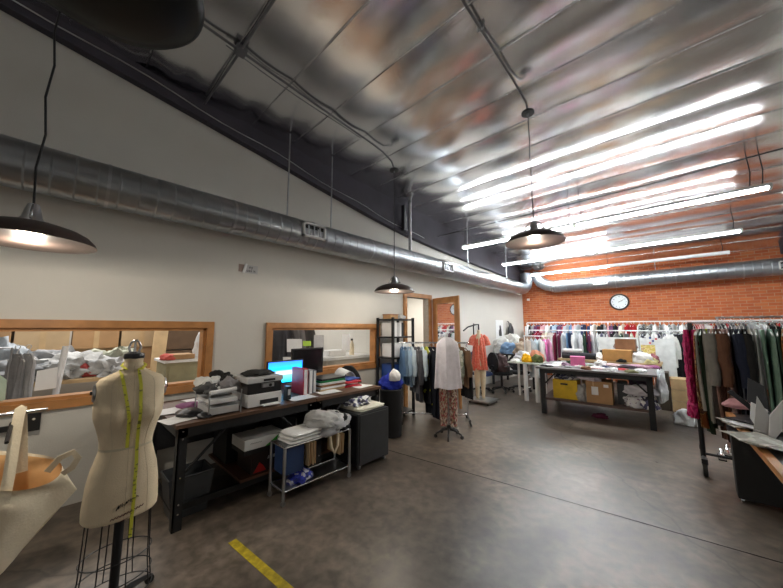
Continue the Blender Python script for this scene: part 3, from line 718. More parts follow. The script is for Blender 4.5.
# the dress form in the foreground
FX, FY = -2.38, .315
r = thing('dress_form', 'cream linen dress form in the foreground with a yellow tape measure round its neck', 'dress form', (FX, FY, 0))
prof = [(.575, .155, .118), (.585, .163, .123), (.62, .165, .125), (.68, .162, .128), (.75, .157, .125), (.82, .146, .115), (.88, .13, .102), (.935, .117, .092), (.98, .121, .094), (1.04, .135, .105), (1.10, .154, .126), (1.15, .158, .13), (1.2, .157, .12), (1.26, .16, .105), (1.29, .156, .095), (1.315, .14, .085), (1.335, .10, .075), (1.35, .07, .062), (1.37, .05, .052), (1.40, .043, .045), (1.44, .045, .047)]
def form(u, v):
    i = u * (len(prof) - 1); k = min(int(i), len(prof) - 2); t = i - k
    z, ry, rx = [a + (b - a) * t for a, b in zip(prof[k], prof[k + 1])]
    a = 2 * PI * v; c, s = math.cos(a), math.sin(a)
    bust = 0
    if 1.02 < z < 1.24:
        h = math.exp(-((z - 1.125) / .055) ** 2); bust = .035 * h * (math.exp(-((s * ry - .075) / .045) ** 2) + math.exp(-((s * ry + .075) / .045) ** 2)) * (c > 0) * c
    e = .85
    return Vector((FX + rx * abs(c) ** e * (1 if c > 0 else -1) + bust, FY + ry * abs(s) ** e * (1 if s > 0 else -1), z))
mb = MB(); mb.grid(form, 80, 56, closed=True); mb.f.append(tuple(range(56))); mb.f.append(tuple(79 * 56 + k for k in range(56)))
part('torso', mb, 'linen', r, smooth=60)
for sv in (.0, .09, .91):
    part('seam', MB().tube([form(u / 40, sv) + (form(u / 40, sv) - Vector((FX, FY, form(u / 40, sv).z))).normalized() * .0004 for u in range(1, 38)], .0014, 4), mat('seam_thread', (.64, .53, .36), .9), r)
part('waist_tape', MB().grid(lambda u, v: (lambda p: Vector((FX + (p.x - FX) * 1.012, FY + (p.y - FY) * 1.012, .938 + (u - .5) * .012)))(form(7.05 / 20, v)), 3, 56, closed=True), mat('waist_cotton', (.6, .52, .36), .9), r)
part('neck_cap', MB().lathe([(.0, 1.462), (.02, 1.46), (.046, 1.45), (.049, 1.44), (.049, 1.425), (.045, 1.42)], (FX, FY, 0), 28), 'blackplastic', r, smooth=True)
for dy in (-1, 1): part('neck_finial', MB().tube([(FX, FY + .018 * dy, 1.455), (FX, FY + .028 * dy, 1.485), (FX, FY + .018 * dy, 1.515), (FX, FY + .003 * dy, 1.528)], .006, 8), 'steel', r, smooth=True)
part('neck_finial', MB().tube([(FX, FY, 1.455), (FX, FY, 1.53)], [.007, .004], 8), 'steel', r, smooth=True)
for s in (-1, 1):
    ap = MB(); ap.lathe([(0, .012), (.035, .01), (.042, 0), (.03, -.01)], (0, 0, 0), 24)
    pts = [Vector((v.x * 1.0, s * (v.z + .155), v.y * 1.25)) for v in ap.v]; ap.v = [Vector((FX, FY, 1.245)) + p for p in pts]
    a_ = part('arm_plate', ap, 'steel', r, smooth=True, label='round metal arm plate')
    part('arm_plate_screw', MB().tube([(FX, FY + s * .165, 1.245), (FX, FY + s * .175, 1.245)], .01, 10), 'black', a_)
part('stand_pole', MB().tube([(FX, FY, .04), (FX, FY, .58)], .022, 16), 'black', r, smooth=True)
cage = []
for k in range(8):
    a = 2 * PI * k / 8 + .2
    part('cage_wire', MB().tube([(FX + .11 * math.cos(a), FY + .145 * math.sin(a), .58), (FX + .12 * math.cos(a), FY + .155 * math.sin(a), .3), (FX + .13 * math.cos(a), FY + .17 * math.sin(a), .16)], .003, 6), 'black', r)
for zz, kk in ((.36, 1.0), (.25, 1.04), (.16, 1.09)):
    part('cage_ring', MB().tube([(FX + .12 * kk * math.cos(2 * PI * k / 32), FY + .155 * kk * math.sin(2 * PI * k / 32), zz) for k in range(33)], .003, 6), 'black', r)
for k in range(4):
    a = PI / 4 + PI / 2 * k; d = Vector((math.cos(a), math.sin(a), 0)); b = Vector((FX, FY, 0))
    part('base_leg', MB().tube([b + Vector((0, 0, .12)), b + d * .12 + Vector((0, 0, .1)), b + d * .28 + Vector((0, 0, .045))], [.02, .018, .012], 10), 'black', r, smooth=True)
    part('caster', MB().tube([b + d * .28 + Vector((-.01, 0, .025)), b + d * .28 + Vector((.01, 0, .025))], .025, 14), 'rubber', r, smooth=True)
def front_pt(y, z):
    return Vector((FX + .1255 * math.sqrt(max(0, 1 - (y / .163) ** 2)) ** .85 + .0045, FY + y, z))
scr = [front_pt(-.035 + .011 * k / 2 + .004 * math.sin(k * 2.1), .648 + .0007 * k * 3 + (.013 if k % 2 else -.009) * (1 - k / 26)) for k in range(17)]
part('stamp', MB().tube(scr, .0022, 5), 'ink', r, label='black signature stamp')
part('stamp', MB().tube([front_pt(-.055 + .0065 * k, .598 + .0012 * k + (.005 if k % 2 else -.003)) for k in range(22)], .0022, 5), 'inkred', r, label='brown stamped line')
part('stamp', MB().tube([front_pt(-.025 + .006 * k, .578 + .001 * k) for k in range(8)], .0014, 5), 'inkred', r)
# tape measure
r = thing('tape_measure', 'yellow tape measure draped over the neck of the cream dress form', 'tape measure', (FX, FY, .45))
def on_front(y, z, off=.004):
    k = 0
    for i in range(len(prof) - 1):
        if prof[i][0] <= z <= prof[i + 1][0]: k = i; t = (z - prof[i][0]) / (prof[i + 1][0] - prof[i][0]); break
    else: return Vector((FX + .13, FY + y, z))
    u = (k + t) / (len(prof) - 1); ry = prof[k][1] + (prof[k + 1][1] - prof[k][1]) * t
    s = max(-.99, min(.99, (y) / ry)); a = math.asin(abs(s) ** (1 / .85) * (1 if s > 0 else -1))
    p = form(u, (a / (2 * PI)) % 1.0); return Vector((p.x + off + .002, FY + y, z))
def pathz(px): return [on_front(P(x, y, X=FX + .1).y - FY, P(x, y, X=FX + .1).z) for x, y in px]
def dense(pts):
    out = []
    for a, b in zip(pts, pts[1:]):
        for k in range(4): t = k / 4; out.append(on_front(a.y + (b.y - a.y) * t - FY, a.z + (b.z - a.z) * t))
    return out + [pts[-1]]
left = pathz([(122, 372), (124, 385), (126, 400), (128, 415), (128, 430), (127, 448)])
right_px = [(140, 370), (141, 385), (140, 400), (139, 415), (138, 430), (137, 447), (136, 462), (134, 480), (133, 495), (131, 515)]
right = dense(pathz(right_px)); left = dense(left)
ly = right[-1].y; hang = [Vector((right[-1].x + .002, ly, z_)) for z_ in (.56, .52, .48)]
def ribbon(pts, w):
    mb = MB(); vs = []; fs = []; n = len(pts)
    for i, p in enumerate(pts):
        t = (pts[min(i + 1, n - 1)] - pts[max(0, i - 1)]).normalized(); s = Vector((1, 0, 0)).cross(t)
        s = s.normalized() if s.length > .01 else Vector((0, 1, 0))
        for d in (s * w / 2 + Vector((.001, 0, 0)), -s * w / 2 + Vector((.001, 0, 0)), -s * w / 2 - Vector((.001, 0, 0)), s * w / 2 - Vector((.001, 0, 0))): vs.append(p + d)
    for i in range(n - 1):
        for a in range(4): fs.append((i * 4 + a, i * 4 + (a + 1) % 4, (i + 1) * 4 + (a + 1) % 4, (i + 1) * 4 + a))
    fs += [(0, 3, 2, 1), tuple((n - 1) * 4 + k for k in range(4))]
    return mb.add(vs, fs)
tapemat = pattern('yellow_tape_markings', [(.62, .6, .05)] * 7 + [(.22, .22, .03)], 120, 'voronoi', (.5, .5, 1))
neck = [Vector((FX + .055, FY - .035, 1.365)), Vector((FX + .02, FY - .056, 1.385)), Vector((FX - .04, FY - .04, 1.395)), Vector((FX - .055, FY, 1.397)), Vector((FX - .04, FY + .04, 1.395)), Vector((FX + .02, FY + .056, 1.385)), Vector((FX + .055, FY + .035, 1.365))]
part('tape', ribbon(list(reversed(left)) + neck[:1] + neck[1:6] + neck[6:] + right + hang, .015), tapemat, r)
# yellow floor tape
a, b = P(232, 541, Z=0), P(286, 588, Z=0); d = (b - a).normalized(); b = a + d * 1.1; s = Vector((-d.y, d.x, 0)) * .03
single('floor_tape', MB().prism([a + s, b + s, b - s, a - s], (0, 0, .0015)), mat('worn_yellow_floor_tape', (.5, .38, .02), .5, 0, .35, 20), 'worn yellow tape stripe stuck on the concrete floor', 'floor marking')

# ================================================================== WORKBENCHES ALONG THE WALL
def workbench(y0, y1, x0, x1, h, label, shelf=(0, 1), back=True):
    r = thing('workbench', label, 'workbench', ((x0 + x1) / 2, (y0 + y1) / 2, 0), 'black workbenches along the wall')
    t = .045
    part('tabletop', MB().bb((x0 - .02, y0 - .02, h - .03), (x1 + .02, y1 + .02, h)), mat('bench_top', (.11, .055, .03), .5), r)
    part('apron', MB().bb((x1 - .03, y0, h - .11), (x1, y1, h - .03)), 'bench', r); part('apron', MB().bb((x0, y0, h - .11), (x0 + .03, y1, h - .03)), 'bench', r)
    part('apron', MB().bb((x0 + .03, y0, h - .11), (x1 - .03, y0 + .03, h - .03)), 'bench', r); part('apron', MB().bb((x0 + .03, y1 - .03, h - .11), (x1 - .03, y1, h - .03)), 'bench', r)
    for xx in (x0, x1 - .07):
        for yy in (y0, y1 - .07):
            mb = MB(); xo = xx + (.06 if xx != x0 else 0); mb.bb((xx, yy, 0), (xx + .07, yy + .012, h - .03)); mb.bb((xx + (.058 if xx != x0 else 0), yy, 0), (xx + (.07 if xx != x0 else .012), yy + .07, h - .03))
            lg = part('leg', mb, 'bench', r)
            if xx != x0:
                for zz in (.13, .2, .4, .7, .76): part('bolt', MB().tube([(x1, yy + .035, zz), (x1 + .006, yy + .035, zz)], .007, 8), 'chrome', lg)
    part('side_rail', MB().bb((x0 + .02, y0 + .015, .1), (x1 - .02, y0 + .045, .148)), 'bench', r); part('stretcher', MB().bb((x1 - .14, y0 + .03, .1), (x1 - .1, y1 - .03, .148)), 'bench', r); part('side_rail', MB().bb((x0 + .02, y1 - .045, .1), (x1 - .02, y1 - .015, .148)), 'bench', r)
    part('brace', MB().tube([(x1 - .03, y0 + .07, .42), (x1 - .03, y0 + .38, h - .1)], .012, 6), 'bench', r); part('brace', MB().tube([(x1 - .03, y1 - .07, .42), (x1 - .03, y1 - .38, h - .1)], .012, 6), 'bench', r)
    part('lower_shelf', MB().bb((x0 + .03, max(y0 + .05, 1.27), .15), (x1 - .1, y1 - .05, .175)), mat('bench_shelf_board', (.14, .06, .035), .5), r)
    if back: part('back_panel', MB().bb((x0 + .0, y0 + .05, .34), (x0 + .015, y1 - .05, h - .12)), 'black', r)
    return r
BH = .82; BX0, BX1 = XL + .12, -3.03
workbench(.72, 1.98, BX0, BX1, BH, 'black steel workbench nearest the dress form, carrying the printer')
workbench(2.03, 3.0, BX0, BX1, BH, 'black steel workbench behind the chrome trolley, carrying binders and folders')
z = BH
def papers(lst):
    for i, (x, y, rz_, w, d, lab) in enumerate(lst): single('paper_sheet', sheet((x, y, z + .001 + .002 * (i % 4)), (w, d), rz_, .008, i), 'paper', lab, 'paper', 'loose papers on the workbench')
papers([(-3.2, .78, .3, .22, .3, 'white sheet overhanging the near corner of the workbench'), (-3.55, .76, -.2, .25, .32, 'white sheet at the back corner of the bench behind the dress form'),
        (-3.35, .98, .1, .2, .28, 'white sheet under the edge of the black pouch'), (-3.14, 1.9, .05, .2, .3, 'white sheet at the bench edge in front of the screen'), (-3.85, 1.1, .2, .3, .25, 'white sheet against the wall below the left window')])
single('pouch', crumple((-3.3, .85, z + .008), (.26, .2, .05), 3, 3, .2), 'blackplastic', 'black pouch lying on papers at the near end of the workbench', 'pouch', smooth=60)
single('pouch', crumple((-3.12, .93, z + .008), (.16, .12, .03), 4, 3, .2), 'blackplastic', 'small flat black pouch at the front edge of the bench', 'pouch', smooth=60)
single('fabric_scrap', crumple((-3.62, .93, z + .008), (.2, .2, .04), 5, 3, .3), cloth((.25, .1, .2)), 'plum fabric scrap on the papers behind the black pouch', 'fabric', smooth=60)
# tiered tray with scraps
r = thing('letter_tray', 'clear tiered letter tray stacked with paper beside the printer', 'tray', (-3.28, 1.08, z))
tx0, tx1, ty0, ty1 = -3.46, -3.06, .94, 1.22
for zz in (.01, .1, .18): part('tray_shelf', MB().bb((tx0, ty0, z + zz), (tx1, ty1, z + zz + .006)), 'clearplastic', r)
for xx in (tx0, tx1 - .01):
    for yy in (ty0, ty1 - .01): part('post', MB().bb((xx, yy, z), (xx + .01, yy + .01, z + .21)), 'steel', r)
single('paper_stack', MB().bb((tx0 + .02, ty0 + .02, z + .017), (tx1 - .01, ty1 - .02, z + .075)), 'papergrey', 'thick stack of paper in the lowest level of the letter tray', 'paper', bevel=.003)
single('paper_stack', MB().bb((tx0 + .03, ty0 + .02, z + .107), (tx1 - .02, ty1 - .03, z + .14)), 'paper', 'white paper stack in the middle level of the letter tray', 'paper', bevel=.003)
single('cardboard_tube', MB().tube([(-3.1, .96, z + .205), (-3.16, 1.2, z + .205)], .018, 14), 'paper', 'rolled white paper lying on the tray top in front of the scraps', 'paper roll', smooth=True)
for k, (x, y, sx, c, lab) in enumerate([(-3.3, 1.0, .24, (.7, .7, .68), 'white fabric scrap heaped on the letter tray'), (-3.38, 1.14, .26, (.02, .02, .02), 'black fabric scrap on top of the letter tray'), (-3.26, 1.15, .2, (.25, .24, .25), 'grey fabric scrap on the printer side of the tray'), (-3.22, .98, .14, (.1, .1, .1), 'charcoal fabric scrap drooping over the tray front')]):
    single('fabric_scrap', crumple((x, y, z + .188 + (.04 if k == 1 else 0)), (sx, .22, .13 - .03 * (k == 3)), 20 + k, 4, .45), cloth(c), lab, 'fabric', 'scraps on the letter tray', smooth=60)
# printer (two stacked units)
def rbox(a, b, bev=.01): return MB().bb(a, b)
px0, px1, py0, py1 = -3.5, -3.1, 1.29, 1.64
r = thing('printer', 'white lower printer of the two stacked on the workbench', 'printer', (-3.32, 1.5, z))
part('housing', MB().bb((px0, py0, z + 0.009), (px1, py1, z + 0.131)), 'white', r, bevel=.012); part('paper_slot', MB().bb((px1 - .01, py0 + .12, z + 0.030), (px1 + .003, py1 - .04, z + 0.070)), 'black', r)
part('output_tray', MB().bb((px1 - .02, py0 + .13, z + 0.019), (px1 + .07, py1 - .05, z + 0.028)), 'white', r)
for yy in (py0 + .04, py1 - .04): part('foot', MB().tube([(px1 - .05, yy, z), (px1 - .05, yy, z + 0.010)], .015, 10), 'rubber', r)
r = thing('printer', 'black and white upper printer stacked on the white printer', 'printer', (-3.32, 1.5, z + 0.131))
part('housing', MB().bb((px0, py0, z + 0.131), (px1 - .01, py1, z + 0.235)), 'blackplastic', r, bevel=.01)
part('lid', MB().bb((px0 - .01, py0 - .01, z + 0.237), (px1, py1 + .01, z + 0.291)), mat('pale_grey_plastic', (.6, .6, .6), .4), r, bevel=.012)
part('lid_slot', MB().bb((px1 - .005, py0 + .15, z + 0.248), (px1 + .003, py1 - .08, z + 0.270)), 'black', r)
part('control_panel', MB().prism([(px1 - .008, py0 + .13, z + 0.191), (px1 - .008, py1 - .1, z + 0.191), (px1 - .008, py1 - .1, z + 0.228), (px1 - .008, py0 + .13, z + 0.228)], (.03, 0, 0)), 'steel', r)
part('panel_button', MB().tube([(px1 + .02, 1.5, z + 0.209), (px1 + .03, 1.5, z + 0.209)], .015, 12), 'blackplastic', r)
single('draped_cloth', crumple((-3.3, 1.47, z + .293), (.3, .3, .05), 33, 3, .35), cloth((.03, .03, .03)), 'black cloth dropped on top of the upper printer', 'fabric', smooth=60)
r = thing('router', 'small upright black device standing right of the white printer', 'device', (-3.19, 1.75, z))
part('casing', MB().bb((-3.23, 1.725, z), (-3.15, 1.775, z + .15)), 'blackplastic', r, bevel=.006); part('display', MB().bb((-3.15, 1.735, z + .06), (-3.148, 1.765, z + .12)), 'papergrey', r)
# screens
r = thing('monitor', 'monitor showing a bright blue desktop beside the printer', 'monitor', (-3.62, 1.95, z))
part('bezel', MB().bb((-3.66, 1.72, z + .1), (-3.63, 2.2, z + .38)), 'blackplastic', r, bevel=.006); part('screen', MB().bb((-3.63, 1.735, z + .115), (-3.628, 2.185, z + .365)), 'screen', r)
part('stand', MB().bb((-3.68, 1.93, z + .01), (-3.65, 1.99, z + .2)), 'steel', r); part('base', MB().bb((-3.75, 1.86, z), (-3.58, 2.06, z + .012)), 'steel', r, bevel=.004)
r = thing('monitor', 'dark switched off monitor behind the binders', 'monitor', (-3.85, 2.45, z))
part('bezel', MB().bb((-3.88, 2.16, z + .14), (-3.85, 2.66, z + .5)), 'blackplastic', r, bevel=.006); part('screen', MB().bb((-3.85, 2.18, z + .16), (-3.848, 2.64, z + .48)), mat('dark_screen', (.01, .01, .012), .15), r)
part('stand', MB().bb((-3.9, 2.39, z + .01), (-3.87, 2.45, z + .25)), 'blackplastic', r); part('base', MB().bb((-3.98, 2.3, z), (-3.8, 2.54, z + .012)), 'blackplastic', r, bevel=.004)
def binder(y, x, w, h, m, lab, tilt=0):
    r = thing('ring_binder', lab, 'binder', (x, y, z), 'binders and folders on the workbench')
    part('cover', MB().box((x, y, z + h / 2 + .002), (.27, w, h), (tilt, 0, 0)), m, r, bevel=.004)
    part('pages', MB().box((x + .006, y, z + h / 2 + .002), (.265, w * .7, h * .94), (tilt, 0, 0)), 'paper', r)
    return r
binder(2.02, -3.4, .06, .3, 'red', 'upright red binder standing in front of the blue screen'); binder(2.09, -3.4, .05, .28, mat('grey_binder', (.4, .42, .45), .4), 'upright grey binder against the red binder'); binder(2.155, -3.42, .045, .27, mat('navy_binder', (.06, .07, .12), .4), 'upright navy binder on the right of the grey one')
st = [('woodlight', 'tan folder at the bottom of the folder stack'), ('paper', 'white folder second from the bottom of the stack'), ('wood', 'brown folder in the middle of the stack'), ('paper', 'white folder just above the brown one'), ('green', 'green folder near the top of the stack'), ('blackplastic', 'black folder topmost of the folder stack')]
for i, (m, lab) in enumerate(st):
    single('folder', MB().box((-3.42 + .01 * (i % 2), 2.42, z + .013 + .026 * i), (.3, .38, .022), (0, 0, .05 * (i % 3 - 1))), m, lab, 'folder', 'binders and folders on the workbench', bevel=.003)
for i, (x, y, m, lab) in enumerate([(-3.38, 2.75, 'red', 'red folder lying at the bench front right of the folder stack'), (-3.45, 2.73, 'paper', 'white folder on the lower red folder'), (-3.42, 2.76, 'red', 'red folder on top beside the rolled paper'), (-3.5, 2.8, 'blue', 'blue folder peeking over the red folders')]):
    single('folder', MB().box((x, y, z + .012 + .022 * i), (.3, .26, .018), (0, 0, .15 * (i - 1.5))), m, lab, 'folder', 'binders and folders on the workbench', bevel=.003)
r = single('rolled_paper', MB().grid(lambda u, v: Vector((-3.62 + .22 * (v - .5), 2.88 + .13 * math.cos(PI * .9 * u + .1), z + .0 + .2 * math.sin(PI * .9 * u + .1) * (1 - .2 * v))), 16, 6), 'paper', 'large white sheet arched over on the bench near the black chair', 'paper', smooth=True)
md = r.modifiers.new('solid', 'SOLIDIFY'); md.thickness = .004
single('paper_stack', MB().bb((-3.8, 2.7, z), (-3.62, 2.95, z + .05)), 'papergrey', 'grey stack of paper at the back of the far workbench', 'paper', bevel=.003)
papers([(-3.2, 2.83, .2, .2, .26, 'white sheet at the far end of the bench'), (-3.2, 2.3, -.1, .2, .28, 'white sheet in front of the folder stack')])
# black office chair behind the bench end
def office_chair(x, y, rz_, label, col_, s=1, back_h=1.0):
    r = thing('office_chair', label, 'chair', (x, y, 0)); L_ = True
    mb = MB()
    def shell(u, v): 
        a = (v - .5) * 2; e = (1 - abs(a) ** 3) ** .4 if abs(a) < 1 else 0
        zz = .56 + (back_h - .56) * (u if u < 1 else 1); hw = .24 * (math.sin(PI * (.12 + .82 * u)) ** .45)
        return Vector((a * hw, .2 - .06 * (1 - a * a), zz))
    q = MB()
    q.grid(lambda u, v: Vector((.24 * math.sin(PI * (.1 + .88 * u)) ** .5 * math.cos(2 * PI * v), .2 + .04 * math.sin(2 * PI * v) + .05 * math.cos(2 * PI * v) ** 2, .55 + (back_h - .55) * u)), 14, 28, closed=True)
    q.f.append(tuple(range(28))); q.f.append(tuple(13 * 28 + k for k in range(28)))
    part('backrest', q, col_, r, smooth=60, local=True)
    part('seat', MB().lathe([(.0, .42), (.2, .42), (.25, .44), (.25, .48), (.2, .505), (0, .5)], (0, -.03, 0), 28), col_, r, smooth=60, local=True)
    part('back_support', MB().tube([(0, .1, .42), (0, .24, .44), (0, .27, .6)], .018, 8), 'blackplastic', r, local=True)
    part('gas_post', MB().tube([(0, 0, .1), (0, 0, .42)], .028, 12), 'black', r, local=True, smooth=True)
    for k in range(5):
        a = 2 * PI * k / 5 + .3; c, sn = math.cos(a), math.sin(a)
        part('base_leg', MB().tube([(0, 0, .12), (.27 * c, .27 * sn, .07)], [.025, .015], 8), 'blackplastic', r, local=True)
        part('caster', MB().tube([(.27 * c - .02 * sn, .27 * sn + .02 * c, .03), (.27 * c + .02 * sn, .27 * sn - .02 * c, .03)], .03, 12), 'rubber', r, local=True, smooth=True)
    for s_ in (-1, 1): part('armrest', MB().tube([(s_ * .22, 0, .45), (s_ * .28, 0, .5), (s_ * .28, .0, .65), (s_ * .28, .1, .66), (s_ * .28, -.14, .66)], .015, 8), 'blackplastic', r, local=True, smooth=True)
    r.rotation_euler.z = rz_; return r
cblk = mat('black_mesh_fabric', (.012, .012, .013), .8)
office_chair(-3.86, 3.3, math.radians(200), 'black office chair with rounded back at the far end of the workbench', cblk, back_h=1.02)

# under the bench
r = thing('waste_bin', 'dark plastic waste bin under the near end of the workbench', 'bin', (-3.3, .86, 0))
BXc = -3.3; bx_ = MB(); bw = lambda k: [(BXc - .14 * k, .88 - .17 * k), (BXc + .14 * k, .88 - .17 * k), (BXc + .14 * k, .88 + .17 * k), (BXc - .14 * k, .88 + .17 * k)]
lo = [(x, y, .01) for x, y in bw(.78)]; hi = [(x, y, .34) for x, y in bw(1)]; hi2 = [(x, y, .34) for x, y in bw(.95)]; lo2 = [(x, y, .03) for x, y in bw(.74)]
bx_.add(lo + hi + hi2 + lo2, [(3, 2, 1, 0)] + [(i, (i + 1) % 4, 4 + (i + 1) % 4, 4 + i) for i in range(4)] + [(4 + i, 4 + (i + 1) % 4, 8 + (i + 1) % 4, 8 + i) for i in range(4)] + [(8 + i, 8 + (i + 1) % 4, 12 + (i + 1) % 4, 12 + i) for i in range(4)] + [(12, 13, 14, 15)])
part('bin_body', bx_, mat('smoky_plastic', (.05, .055, .06), .3), r)
rim = hi + [hi[0]]; part('rim', MB().tube([(x, y, .343) for x, y, _ in rim], .008, 6), 'greycab', r)
single('crumpled_paper', crumple((-3.3, .9, .032), (.18, .2, .1), 8, 3, .4), 'papergrey', 'crumpled grey paper inside the waste bin', 'paper', smooth=50)
gy = .176
# red and black carton, white and green carton on top
r = thing('carton', 'black carton with a red mark on the lower shelf under the printer', 'box', (-3.3, 1.52, gy)); 
part('box', MB().bb((-3.5, 1.38, gy), (-3.16, 1.72, gy + .2)), mat('black_carton', (.03, .018, .016), .5), r, bevel=.003)
part('mark', MB().prism([(-3.159, 1.40, gy + .01), (-3.159, 1.53, gy + .01), (-3.159, 1.5, gy + .06), (-3.159, 1.46, gy + .1), (-3.159, 1.43, gy + .05)], (.002, 0, 0)), mat('red_print', (.55, .02, .02), .5), r)
part('label', MB().prism([(-3.159, 1.54, gy + .11), (-3.159, 1.62, gy + .11), (-3.159, 1.63, gy + .14), (-3.159, 1.55, gy + .14)], (.002, 0, 0)), 'papergrey', r)
r = thing('carton', 'white and green long carton on top of the black carton', 'box', (-3.3, 1.5, gy + .201)); gy += .04
part('box', MB().bb((-3.46, 1.3, gy + .205), (-3.14, 1.72, gy + .3)), 'white', r, bevel=.003); part('box_base', MB().bb((-3.46, 1.3, gy + .162), (-3.141, 1.72, gy + .203)), mat('black_print', (.02, .02, .02), .5), r)
part('green_swoosh', MB().prism([(-3.139, 1.5, gy + .206), (-3.139, 1.72, gy + .206), (-3.139, 1.72, gy + .295), (-3.139, 1.64, gy + .29), (-3.139, 1.56, gy + .24)], (.002, 0, 0)), mat('green_print', (.03, .35, .03), .5), r)
part('ring_mark', MB().tube([(-3.135, 1.665 + .035 * math.cos(2 * PI * k / 24), gy + .25 + .025 * math.sin(2 * PI * k / 24)) for k in range(25)], .005, 6), 'papergrey', r)
part('lettering', MB().tube([(-3.138, 1.355 + .008 * k, gy + .262 + (.004 if k % 2 else -.004)) for k in range(15)], .0018, 4), 'ink', r)
gy -= .04
for i, (y0, y1, x0, x1, h, lab) in enumerate([(1.75, 1.93, -3.75, -3.3, .42, 'black carton standing at the shelf end beside the red marked carton'), (1.3, 1.6, -4.0, -3.6, .5, 'black carton deep under the bench behind the waste bin')]):
    single('carton', MB().bb((x0, y0, gy), (x1, y1, gy + h)), mat('matt_black_carton', (.015, .015, .016), .6), lab, 'box', bevel=.004)
single('computer_tower', MB().bb((-3.9, 2.3, gy), (-3.5, 2.5, gy + .42)), 'blackplastic', 'black computer tower on the shelf behind the chrome trolley', 'computer', bevel=.006)
single('fabric_bundle', crumple((-3.5, 2.7, gy), (.45, .4, .4), 12, 4, .4), cloth((.35, .34, .33)), 'grey fabric bundle on the shelf under the far workbench', 'fabric', smooth=60)

# chrome trolley
r = thing('trolley', 'chrome framed trolley with files, pushed against the workbench', 'trolley', (-2.85, 1.95, 0))
cx0, cx1, cy0, cy1, ch = -3.0, -2.74, 1.5, 2.26, .5
for xx in (cx0, cx1):
    for yy in (cy0, cy1):
        lg = part('leg', MB().tube([(xx, yy, .05), (xx, yy, ch)], .015, 10), 'steel', r, smooth=True)
        part('caster', MB().tube([(xx - .01, yy, .022), (xx + .01, yy, .022)], .022, 14), 'steel', lg, smooth=True)
for zz in (.12, ch):
    part('rail', MB().tube([(cx0, cy0, zz), (cx0, cy1, zz)], .008, 8), 'chrome', r); part('rail', MB().tube([(cx1, cy0, zz if zz > .2 else .12), (cx1, cy1, zz if zz > .2 else .12)], .008, 8), 'chrome', r)
    part('rail', MB().tube([(cx0, cy0, zz), (cx1, cy0, zz)], .008, 8), 'chrome', r); part('rail', MB().tube([(cx0, cy1, zz), (cx1, cy1, zz)], .008, 8), 'chrome', r)
part('top_mesh', MB().bb((cx0, cy0, ch - .004), (cx1, cy1, ch + .004)), 'steel', r); part('bottom_mesh', MB().bb((cx0, cy0, .115), (cx1, cy1, .122)), 'steel', r)
single('storage_box', MB().bb((cx0 + .03, cy0 + .02, .24), (cx1 - .03, cy0 + .22, .485)), 'darkblue', 'navy blue plastic box hung inside the near end of the trolley', 'box', bevel=.008)
single('fabric_bundle', crumple((-2.85, 1.72, .123), (.2, .26, .11), 14, 4, .4), pattern('blue_print', [(.02, .03, .3), (.5, .5, .6), (.02, .03, .2), (.03, .05, .5)], 40), 'blue printed cloth on the bottom shelf of the trolley', 'fabric', smooth=60)
for k in range(9):
    yy = cy0 + .26 + .018 * k if k < 5 else cy0 + .62 + .02 * (k - 5)
    single('hanging_file', MB().box((-2.84, yy, .375), (.2, .006, .22 - .012 * (k % 3)), (random.uniform(-.05, .05), 0, 0)), ['cardlight', 'card', 'woodlight'][k % 3], '%s hanging file folder %s in the trolley' % (['pale tan', 'brown', 'beige'][k % 3], ['nearest the blue box', 'second from the blue box', 'third from the blue box', 'fourth from the blue box', 'last of the near bunch', 'first of the far bunch', 'second of the far bunch', 'third of the far bunch', 'at the far end'][k]), 'folder', 'files hanging in the trolley')
single('cloth_loop', MB().tube([(cx1 + .004, 2.0, .49), (cx1 + .012, 2.01, .38), (cx1 + .014, 2.05, .31), (cx1 + .014, 2.09, .38), (cx1 + .004, 2.1, .49)], .014, 8), 'canvas', 'cream cloth strap looped over the front of the trolley', 'strap', smooth=True)
single('folded_cloth', folded((-2.85, 1.73, ch + .005), (.28, .36, .1), .05, 1, 3), cloth((.78, .78, .77)), 'white folded cloth on the near end of the trolley', 'fabric', smooth=60)
gpat = pattern('grey_marl', [(.45, .45, .45), (.36, .36, .36), (.3, .3, .31)], 9, 'noise')
for k, (y, zz, s, lab) in enumerate([(2.03, 0, .34, 'grey knit heap in the middle of the trolley top'), (2.17, .05, .36, 'grey knit folded high at the far end of the trolley'), (2.0, .1, .3, 'light grey knit on top of the grey heap')]):
    single('folded_cloth', crumple((-2.87, y - .03, ch + .005 + zz * .9), (.36, s * 1.15, .13), 40 + k, 4, .3, 1.6, rz=.3 * k), gpat if k < 2 else cloth((.42, .42, .41)), lab, 'fabric', 'grey knits heaped on the trolley', smooth=60)
single('folded_cloth', crumple((-2.84, 2.2, ch + .006), (.24, .2, .16), 46, 4, .4), cloth((.012, .012, .013)), 'black cloth drooping over the far end of the trolley', 'fabric', smooth=60)

